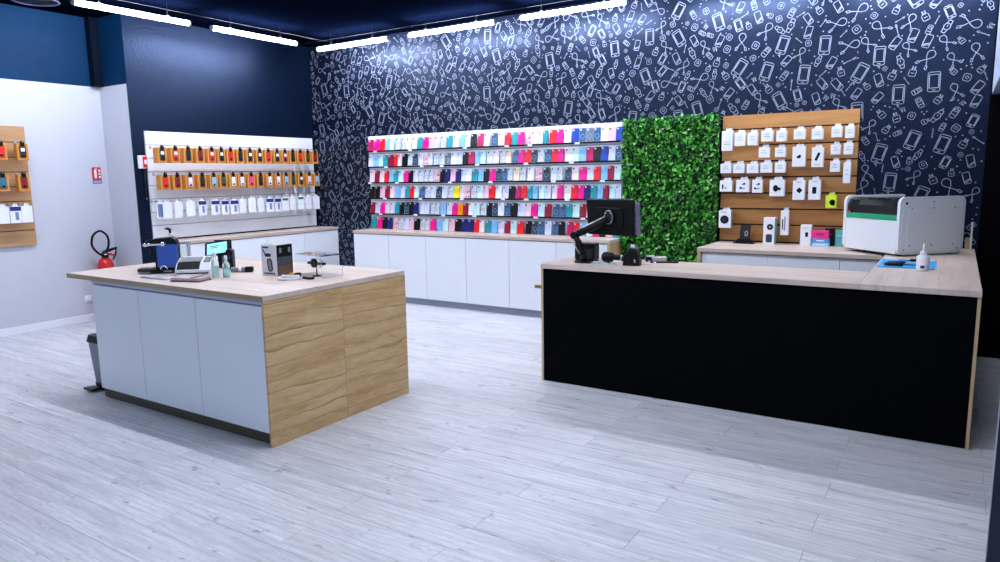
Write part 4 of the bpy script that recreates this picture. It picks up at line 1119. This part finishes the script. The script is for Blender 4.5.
link('lever', tube_mesh([(-0.15, -0.062, 0.217), (-0.135, -0.072, 0.220), (0.045, -0.074, 0.224), (0.06, -0.072, 0.226)], [0.009, 0.012, 0.012, 0.008], 10), CHROME, cm)
link('lever_hub', lathe_mesh([(0.016, -0.085), (0.018, -0.071)], 14, axis='Y'), SILVER, cm, (0.03, 0, 0.222))
link('spout', lathe_mesh([(0.012, 0.150), (0.020, 0.170), (0.020, 0.1945)], 12), BLACK, cm, (-0.095, 0, 0))
dt = link('drip_tray', prism_mesh(rrect(0.15, 0.12, 0.02, 4, -0.155, 0), 0.012, 0.038, 'XY', bevel=0.004), DARKGREY, cm)
for q in range(5):
    B('grid_bar', (-0.215 + 0.028 * q, -0.203 + 0.028 * q, -0.045, 0.045, 0.0382, 0.042), GREY, dt)
bp = [(0.025 + 0.030 * math.cos(a), -0.0725, 0.030 + 0.030 * math.sin(a)) for a in [PI * k / 12 for k in range(13)]]
link('badge', tube_mesh(bp, 0.007, 8), CHROME, cm)
B('name_strip', (0.02, 0.10, -0.0765, -0.0755, 0.010, 0.022), GREY, cm)
# ---- soap dispenser behind it
t = thing('pump_dispenser', 'white pump dispenser with black head behind the coffee machine', 'dispenser', (-5.46, 3.42, ZS))
link('bottle', lathe_mesh([(0.035, 0), (0.037, 0.004), (0.037, 0.17), (0.034, 0.20), (0.016, 0.232), (0.015, 0.245)], 18), CARDWHITE, t)
link('collar', lathe_mesh([(0.018, 0.2455), (0.018, 0.262)], 14), CARDWHITE, t)
link('pump_head', tube_mesh([(0, 0, 0.2625), (0, 0, 0.29), (-0.012, -0.01, 0.302), (-0.035, -0.02, 0.300)], [0.008, 0.012, 0.012, 0.007], 8), BLACK, t)
t = thing('milk_frother', 'tall clear water tank with frame beside the coffee machine', 'tank', (-5.16, 3.35, ZS))
link('tank', lathe_mesh([(0.040, 0), (0.042, 0.01), (0.042, 0.19), (0.040, 0.195)], 16), CLEARPL, t)
link('lid', lathe_mesh([(0.043, 0.1955), (0.043, 0.208), (0.03, 0.213)], 16), GREY, t)
# ---- receipt printer / till
rp = thing('receipt_printer', 'white receipt printer with black covers on the island', 'printer', (-4.74, 3.16, ZS), math.radians(42))
link('body', prism_mesh([(-0.13, 0.0), (0.13, 0.0), (0.13, 0.115), (0.06, 0.130), (-0.07, 0.115), (-0.12, 0.065), (-0.13, 0.04)], -0.11, 0.12, 'YZ', bevel=0.010) if False else
     prism_mesh([(-0.13, 0.0), (0.13, 0.0), (0.13, 0.120), (0.03, 0.122), (-0.07, 0.092), (-0.125, 0.045)], -0.125, 0.125, 'YZ', bevel=0.010), CARDWHITE, rp)
def slope_plate(name, x0, x1, y0, y1, m, lift=0.0015, th=0.004):
    zf = lambda y: (0.092 + (y + 0.07) * (0.030 / 0.10)) if y > -0.07 else (0.092 + (y + 0.07) * (0.047 / 0.055))
    bm = bmesh.new()
    v = [bm.verts.new((x, y, zf(y) + l)) for l in (lift, lift + th) for x, y in ((x0, y0), (x1, y0), (x1, y1), (x0, y1))]
    for f in ((0, 1, 2, 3), (4, 5, 6, 7), (0, 1, 5, 4), (1, 2, 6, 5), (2, 3, 7, 6), (3, 0, 4, 7)):
        bm.faces.new([v[i] for i in f])
    return link(name, bm_mesh(bm), m, rp)
slope_plate('cover', -0.112, 0.045, -0.066, 0.028, BLACK)
slope_plate('cover_front', -0.112, 0.045, -0.120, -0.0705, BLACK)
slope_plate('slot', -0.095, 0.03, -0.062, -0.050, DARKGREY, 0.0062, 0.002)
slope_plate('key_panel', 0.062, 0.112, -0.066, 0.028, DARKGREY)
B('paper_slit', (-0.11, 0.11, -0.1335, -0.1305, 0.018, 0.026), BLACK, rp)
# paper/label roll holder behind the printer
t = thing('label_roll_holder', 'black holder with white label roll behind the printer', 'roll holder', (-5.10, 3.64, ZS), math.radians(38))
link('base', prism_mesh(rrect(0.15, 0.11, 0.012, 3), 0, 0.012, 'XY'), BLACK, t)
B('back_plate', (-0.07, 0.07, 0.036, 0.046, 0.0125, 0.20), BLACK, t, bevel=0.003)
link('roll', lathe_mesh([(0.020, -0.034), (0.055, -0.034), (0.055, 0.034), (0.020, 0.034)], 20, axis='X'), CARDWHITE, t, (-0.02, -0.022, 0.135))
link('axle', tube_mesh([(-0.07, -0.022, 0.135), (0.045, -0.022, 0.135)], 0.008, 8), BLACK, t)
for s in (-0.066, 0.042):
    link('arm', prism_mesh([(-0.05, 0.0125), (0.035, 0.0125), (0.035, 0.16), (-0.03, 0.155)], s - 0.004, s + 0.004, 'YZ'), BLACK, t)
# touch screen terminal
ts = thing('touch_terminal', 'small black touch terminal with lit cyan screen beside the printer', 'terminal', (-4.94, 3.485, ZS), math.radians(40))
link('foot', prism_mesh(rrect(0.13, 0.11, 0.02, 3), 0, 0.012, 'XY', bevel=0.003), BLACK, ts)
link('neck', prism_mesh([(-0.01, 0.0125), (0.045, 0.0125), (0.045, 0.12), (0.02, 0.14)], -0.03, 0.03, 'YZ'), BLACK, ts)
pn = link('panel', prism_mesh(rrect(0.190, 0.130, 0.008, 3, 0, 0.0), -0.008, 0.008, 'XZ', bevel=0.002), BLACK, ts, (0, 0.004, 0.150), (math.radians(-38), math.radians(-8), 0))
link('screen', prism_mesh(rrect(0.155, 0.100, 0.003, 2), -0.0095, -0.0082, 'XZ'), CYAN, pn)
for q, (w_, z_) in enumerate(((0.07, 0.022), (0.05, 0.006))):
    front_rect(pn, 'screen_text', -0.02, z_, w_, 0.007, DARKGREY, 0.002, -0.0097)
# black handset / cable running right of the terminal
t = thing('power_adapter', 'black power adapter with grey sleeve lying behind the clear bottle', 'adapter', (-4.50, 3.40, ZS), math.radians(40))
link('sleeve', tube_mesh([(-0.10, 0, 0.020), (0.0, 0.0, 0.020)], 0.019, 10), GREY, t); link('plug', prism_mesh(rrect(0.06, 0.04, 0.008, 2, 0.032, 0.0215), -0.022, 0.022, 'XZ', bevel=0.003), BLACK, t); link('ring', tube_mesh([(-0.045, 0, 0.0205), (-0.025, 0, 0.0205)], 0.0202, 10), CARDWHITE, t)
t = thing('desk_speaker', 'small upright black speaker beside the touch terminal', 'speaker', (-4.735, 3.45, ZS), math.radians(35))
link('body', prism_mesh(rrect(0.055, 0.16, 0.022, 4, 0, 0.08), -0.03, 0.03, 'XZ', bevel=0.004), BLACK, t); front_disc(t, 'cone', 0, 0.10, 0.018, DARKGREY, -0.0306)
# clear bottles
for i, (bx, by, hh) in enumerate(((-4.455, 3.115, 0.19), (-4.40, 3.165, 0.155))):
    t = thing('spray_bottle', ['taller clear plastic bottle with white cap beside the printer', 'shorter clear mint-tinted bottle beside the printer'][i], 'bottle', (bx, by, ZS))
    link('body', lathe_mesh([(0.024, 0), (0.026, 0.004), (0.026, hh * 0.55), (0.022, hh * 0.66), (0.010, hh * 0.74), (0.009, hh * 0.78)], 16), CLEARPL if i == 0 else mat('mint_clear_plastic', (0.72, 0.95, 0.92), 0.08, trans=0.8, ior=1.15, var=0.0), t)
    link('cap', lathe_mesh([(0.012, hh * 0.781), (0.012, hh * 0.92), (0.008, hh)], 12), CARDWHITE, t)
    link('liquid', lathe_mesh([(0.022, 0.005), (0.023, 0.009), (0.023, hh * 0.42)], 14), mat('mint_liquid', (0.62, 0.90, 0.86), 0.2, trans=0.7, ior=1.2, var=0.0), t)
# mat and folders in front
t = thing('grey_pad', 'flat grey pad lying in front of the coffee machine', 'pad', (-4.80, 2.90, ZS), math.radians(4))
link('sheet', prism_mesh(rrect(0.30, 0.12, 0.008, 2), 0, 0.006, 'XY'), PAPER, t); link('edge', prism_mesh(rrect(0.29, 0.02, 0.004, 2, 0, -0.048), 0.0062, 0.0075, 'XY'), GREY, t)
t = thing('leather_folder', 'brown leather folder with pale papers lying in front of the printer', 'folder', (-4.475, 2.93, ZS), math.radians(20))
link('lower_cover', prism_mesh(rrect(0.24, 0.15, 0.012, 3), 0, 0.008, 'XY', bevel=0.002), LEATHER, t)
link('pages', prism_mesh(rrect(0.22, 0.135, 0.006, 3), 0.0082, 0.020, 'XY'), mat('off_white_pages', (0.62, 0.58, 0.60), 0.7), t)
link('upper_cover', prism_mesh(rrect(0.24, 0.15, 0.012, 3), 0.0, 0.006, 'XY', bevel=0.002), LEATHERP, t, (0, 0, 0.0215), (math.radians(2), 0, 0))
link('strap', prism_mesh(rrect(0.02, 0.152, 0.002, 2, 0.06, 0), 0.030, 0.033, 'XY'), LEATHER, t)
# ---- product box
pb = thing('product_box', 'white and black boxed phone holder standing on the island', 'box', (-4.165, 3.43, ZS), math.radians(4))
PBW, PBD, PBH = 0.155, 0.155, 0.225
B('carton', (-PBW / 2, PBW / 2, -PBD / 2, PBD / 2, 0, PBH), CARDWHITE, pb, bevel=0.0015)
B('side_face', (PBW / 2 + 0.0003, PBW / 2 + 0.0015, -PBD / 2 + 0.002, PBD / 2 - 0.002, 0.002, PBH - 0.002), BLACK, pb)
B('side_picture', (PBW / 2 + 0.0017, PBW / 2 + 0.0024, -PBD / 2 + 0.006, PBD / 2 - 0.006, 0.006, 0.075), mat('brown_photo_print', (0.14, 0.075, 0.045), 0.5, var=0.5, vscale=30), pb)
B('side_picture', (PBW / 2 + 0.0017, PBW / 2 + 0.0024, -PBD / 2 + 0.006, PBD / 2 - 0.006, 0.0765, 0.135), mat('slate_photo_print', (0.05, 0.055, 0.085), 0.5, var=0.5, vscale=30), pb)
for q in (-0.04, 0.045):
    B('side_text', (PBW / 2 + 0.0017, PBW / 2 + 0.0024, q - 0.010, q + 0.010, 0.165, 0.200), GREY, pb)
B('top_face', (-PBW / 2 + 0.002, PBW / 2 - 0.002, -PBD / 2 + 0.002, PBD / 2 - 0.002, PBH + 0.0003, PBH + 0.001), mat('olive_print', (0.36, 0.40, 0.30), 0.5), pb)
yf = -PBD / 2 - 0.0006
front_rect(pb, 'brand_text', -0.03, 0.205, 0.06, 0.012, DARKGREY, 0.003, yf)
front_rect(pb, 'picture', -0.005, 0.150, 0.055, 0.025, DARKGREY, 0.008, yf)
o = front_rect(pb, 'picture', 0, 0, 0.010, 0.065, DARKGREY, 0.004, yf); o.location = (-0.042, 0, 0.165); o.rotation_euler = (0, -0.5, 0)
o = front_rect(pb, 'picture', 0, 0, 0.052, 0.098, DARKGREY, 0.022, yf); o.location = (0.008, 0, 0.078); o.rotation_euler = (0, -0.12, 0)
o = front_rect(pb, 'picture_detail', 0, 0, 0.026, 0.078, GREY, 0.012, yf - 0.001); o.location = (0.008, 0, 0.078); o.rotation_euler = (0, -0.12, 0)
front_rect(pb, 'caption', 0.0, 0.016, 0.11, 0.010, DARKGREY, 0.003, yf)
# ---- acrylic riser and watch
ar = thing('acrylic_riser', 'clear acrylic riser bridging over a watch on the island', 'riser', (-3.86, 3.55, ZS), math.radians(-8))
B('top', (-0.16, 0.16, -0.09, 0.09, 0.150, 0.155), ACRYLIC, ar); B('side', (0.1555, 0.16, -0.09, 0.09, 0.0, 0.1498), ACRYLIC, ar); B('side', (-0.16, -0.1555, -0.09, 0.09, 0.0, 0.1498), ACRYLIC, ar)
EDGEAC = mat('acrylic_edge', (0.55, 0.62, 0.66), 0.2)
B('edge', (-0.16, 0.16, -0.0915, -0.0902, 0.1505, 0.1545), EDGEAC, ar); B('edge', (0.1555, 0.16, -0.0915, -0.0902, 0.0, 0.150), EDGEAC, ar); B('edge', (-0.16, 0.16, 0.0902, 0.0915, 0.1505, 0.1545), EDGEAC, ar)
B('price_strip', (-0.12, 0.13, 0.02, 0.05, 0.1556, 0.158), mat('grey_print_strip', (0.30, 0.32, 0.38), 0.5, var=0.6, vscale=40), ar)
wt = thing('watch_stand', 'black smartwatch on a thin stand under the acrylic riser', 'watch', (-3.83, 3.50, ZS), math.radians(-5))
link('foot', lathe_mesh([(0.035, 0), (0.035, 0.004), (0.006, 0.008)], 18), BLACK, wt)
link('post', tube_mesh([(0, 0, 0.008), (0, 0, 0.065)], 0.0045, 8), BLACK, wt)
link('cushion', prism_mesh(rrect(0.115, 0.066, 0.024, 4, 0, 0.092), -0.012, 0.012, 'XZ', bevel=0.004), CLEARPL, wt)
link('watch_case', lathe_mesh([(0.029, -0.026), (0.033, -0.022), (0.033, -0.0135)], 20, axis='Y'), BLACK, wt, (0, 0, 0.095))
link('watch_face', lathe_mesh([(0.021, -0.0272), (0.023, -0.0263)], 20, axis='Y'), SMOKED, wt, (0, 0, 0.095))
link('strap', prism_mesh([(-0.026, -0.009), (0.026, -0.009), (0.026, 0.009), (-0.026, 0.009)], -0.0128, 0.0128, 'XZ'), DARKGREY, wt, (-0.062, 0, 0.092))
link('strap', prism_mesh([(-0.026, -0.009), (0.026, -0.009), (0.026, 0.009), (-0.026, 0.009)], -0.0128, 0.0128, 'XZ'), DARKGREY, wt, (0.062, 0, 0.092))
# ---- little things in front of the box
cable('white charging cable coiled in front of the product box', [(-3.97, 3.30, ZS + 0.009), (-3.93, 3.235, ZS + 0.009), (-3.86, 3.235, ZS + 0.009), (-3.81, 3.30, ZS + 0.009), (-3.85, 3.345, ZS + 0.009), (-3.91, 3.33, ZS + 0.009), (-3.93, 3.28, ZS + 0.024), (-3.875, 3.265, ZS + 0.026), (-3.82, 3.33, ZS + 0.022)], 0.009, CARDWHITE)
t = thing('tape_dispenser', 'small yellow and black tape piece beside the white cable', 'tape', (-3.955, 3.40, ZS), math.radians(-10))
link('body', prism_mesh([(-0.035, 0), (0.028, 0), (0.032, 0.018), (0.005, 0.03), (-0.033, 0.026)], -0.018, 0.018, 'XZ', bevel=0.003), YELLOW, t)
link('wheel', lathe_mesh([(0.015, -0.021), (0.017, 0.0), (0.015, 0.021)], 14, axis='Y'), BLACK, t, (0.048, 0, 0.0175))
t = thing('key_fob', 'flat black charger with silver rim lying beside the white cable', 'charger', (-3.775, 3.37, ZS), math.radians(-12))
link('body', prism_mesh(rrect(0.11, 0.05, 0.022, 5), 0, 0.016, 'XY', bevel=0.004), BLACK, t); link('rim', prism_mesh(rrect(0.09, 0.036, 0.016, 5), 0.0162, 0.018, 'XY'), SILVER, t)

# ================================================================== PEDAL BIN
bn = thing('pedal_bin', 'grey pedal bin with black lid under the island overhang', 'bin', (-5.625, 2.94, 0.0005))
def taper(w0, d0, w1, d1, z0, z1, r, n=4):
    bm = bmesh.new()
    a = [bm.verts.new((x, y, z0)) for x, y in rrect(w0, d0, r, n)]; b = [bm.verts.new((x, y, z1)) for x, y in rrect(w1, d1, r, n)]
    bm.faces.new(a); bm.faces.new(b)
    for k in range(len(a)):
        bm.faces.new((a[k], a[(k + 1) % len(a)], b[(k + 1) % len(a)], b[k]))
    return bm_mesh(bm)
link('base', taper(0.25, 0.20, 0.25, 0.205, 0.0, 0.055, 0.03), BLACK, bn)
link('body', taper(0.24, 0.20, 0.30, 0.23, 0.056, 0.385, 0.03), mat('bin_grey', (0.20, 0.21, 0.25), 0.35, metal=0.3), bn)
link('lid', taper(0.325, 0.25, 0.30, 0.225, 0.386, 0.440, 0.035), BLACK, bn)
link('pedal', prism_mesh([(-0.05, -0.11), (0.05, -0.11), (0.065, -0.19), (-0.065, -0.19)], 0.012, 0.030, 'XY', bevel=0.004), BLACK, bn, (-0.055, 0.0, 0))
link('hinge', tube_mesh([(-0.12, 0.128, 0.40), (0.12, 0.128, 0.40)], 0.010, 8), BLACK, bn)

# ================================================================== FIRE EXTINGUISHER, SIGN, CALL POINT, SOCKET
fe = thing('fire_extinguisher', 'red fire extinguisher with black hose standing by the white wall', 'fire extinguisher', (-8.43, 4.43, 0.0005))
link('cylinder', lathe_mesh([(0.085, 0), (0.095, 0.01), (0.095, 0.60), (0.088, 0.68), (0.065, 0.735), (0.035, 0.755)], 24), RED, fe)
link('band', lathe_mesh([(0.0962, 0.30), (0.0962, 0.46)], 24), mat('cream_label', (0.75, 0.72, 0.66), 0.5), fe)
link('valve', lathe_mesh([(0.034, 0.7555), (0.034, 0.80), (0.024, 0.835)], 14), DARKGREY, fe)
link('handle', tube_mesh([(0, 0.0, 0.826), (0.0, 0.06, 0.838), (0.0, 0.15, 0.862)], [0.016, 0.018, 0.014], 8), BLACK, fe)
link('handle', tube_mesh([(0, 0.02, 0.80), (0.0, 0.08, 0.79), (0.0, 0.13, 0.76)], [0.012, 0.013, 0.010], 8), RED, fe)
link('lever_guard', tube_mesh([(0, 0.14, 0.858), (0, 0.135, 0.80), (0, 0.095, 0.72)], 0.010, 6), BLACK, fe)
hp = smooth_path([(0.02, 0.015, 0.82), (0.03, 0.045, 0.92), (0.03, 0.03, 1.02), (0.03, -0.045, 1.075), (0.03, -0.125, 1.03), (0.03, -0.15, 0.93), (0.03, -0.115, 0.85), (0.045, -0.05, 0.79), (0.05, 0.02, 0.775)], 8)
link('hose', tube_mesh(hp, 0.013, 8), BLACK, fe)
link('gauge', lathe_mesh([(0.016, 0.0), (0.016, 0.012)], 12, axis='X'), CARDWHITE, fe, (0.034, -0.01, 0.79))

sg = thing('fire_sign', 'red and white fire extinguisher sign with blue strip on white wall', 'sign', (XN + 0.001, 4.517, 1.62))
B('plate', (0, 0.003, -0.057, 0.057, 0.0, 0.20), CARDWHITE, sg)
B('red_field', (0.0031, 0.0042, -0.054, 0.054, 0.045, 0.197), RED, sg)
B('blue_strip', (0.0031, 0.0042, -0.054, 0.054, 0.003, 0.042), mat('sign_blue', (0.03, 0.07, 0.32), 0.4), sg)
link('pictogram', prism_mesh(rrect(0.030, 0.10, 0.012, 3, -0.014, 0.115), 0.0043, 0.0052, 'YZ'), CARDWHITE, sg)
link('pictogram', prism_mesh([(-0.020, 0.166), (0.008, 0.172), (0.008, 0.182), (-0.020, 0.178)], 0.0043, 0.0052, 'YZ'), CARDWHITE, sg)
for q in range(3):
    B('flame', (0.0043, 0.0052, 0.022, 0.044, 0.070 + 0.038 * q, 0.092 + 0.038 * q), CARDWHITE, sg)
B('text', (0.0043, 0.0052, -0.045, 0.045, 0.018, 0.028), CARDWHITE, sg)

cp = thing('alarm_call_point', 'white and red fire alarm call point beside the white slat panel', 'alarm', (XL + 0.0135, 4.735, 1.79))
B('back_box', (0, 0.035, -0.044, 0.044, 0, 0.15), CARDWHITE, cp, bevel=0.006)
B('red_front', (0.0352, 0.055, 0.0, 0.044, 0.012, 0.14), RED, cp, bevel=0.004)
B('press_plate', (0.0552, 0.057, 0.008, 0.036, 0.05, 0.10), CARDWHITE, cp)
link('conduit', tube_mesh([(0.012, 0.025, -0.001), (0.012, 0.025, -0.34)], 0.006, 8), DARKGREY, cp)
link('cable_end', lathe_mesh([(0.006, -0.36), (0.010, -0.35), (0.010, -0.341)], 8), GREY, cp, (0.012, 0.025, 0))

sk = thing('wall_socket', 'white wall socket low on the white wall behind the island', 'socket', (XN + 0.001, 4.275, 0.235))
B('plate', (0, 0.010, -0.04, 0.04, 0, 0.08), CARDWHITE, sk, bevel=0.003)
link('well', lathe_mesh([(0.026, 0.0102), (0.026, 0.012), (0.020, 0.0122)], 18, axis='X'), WHITE, sk, (0, 0, 0.04))
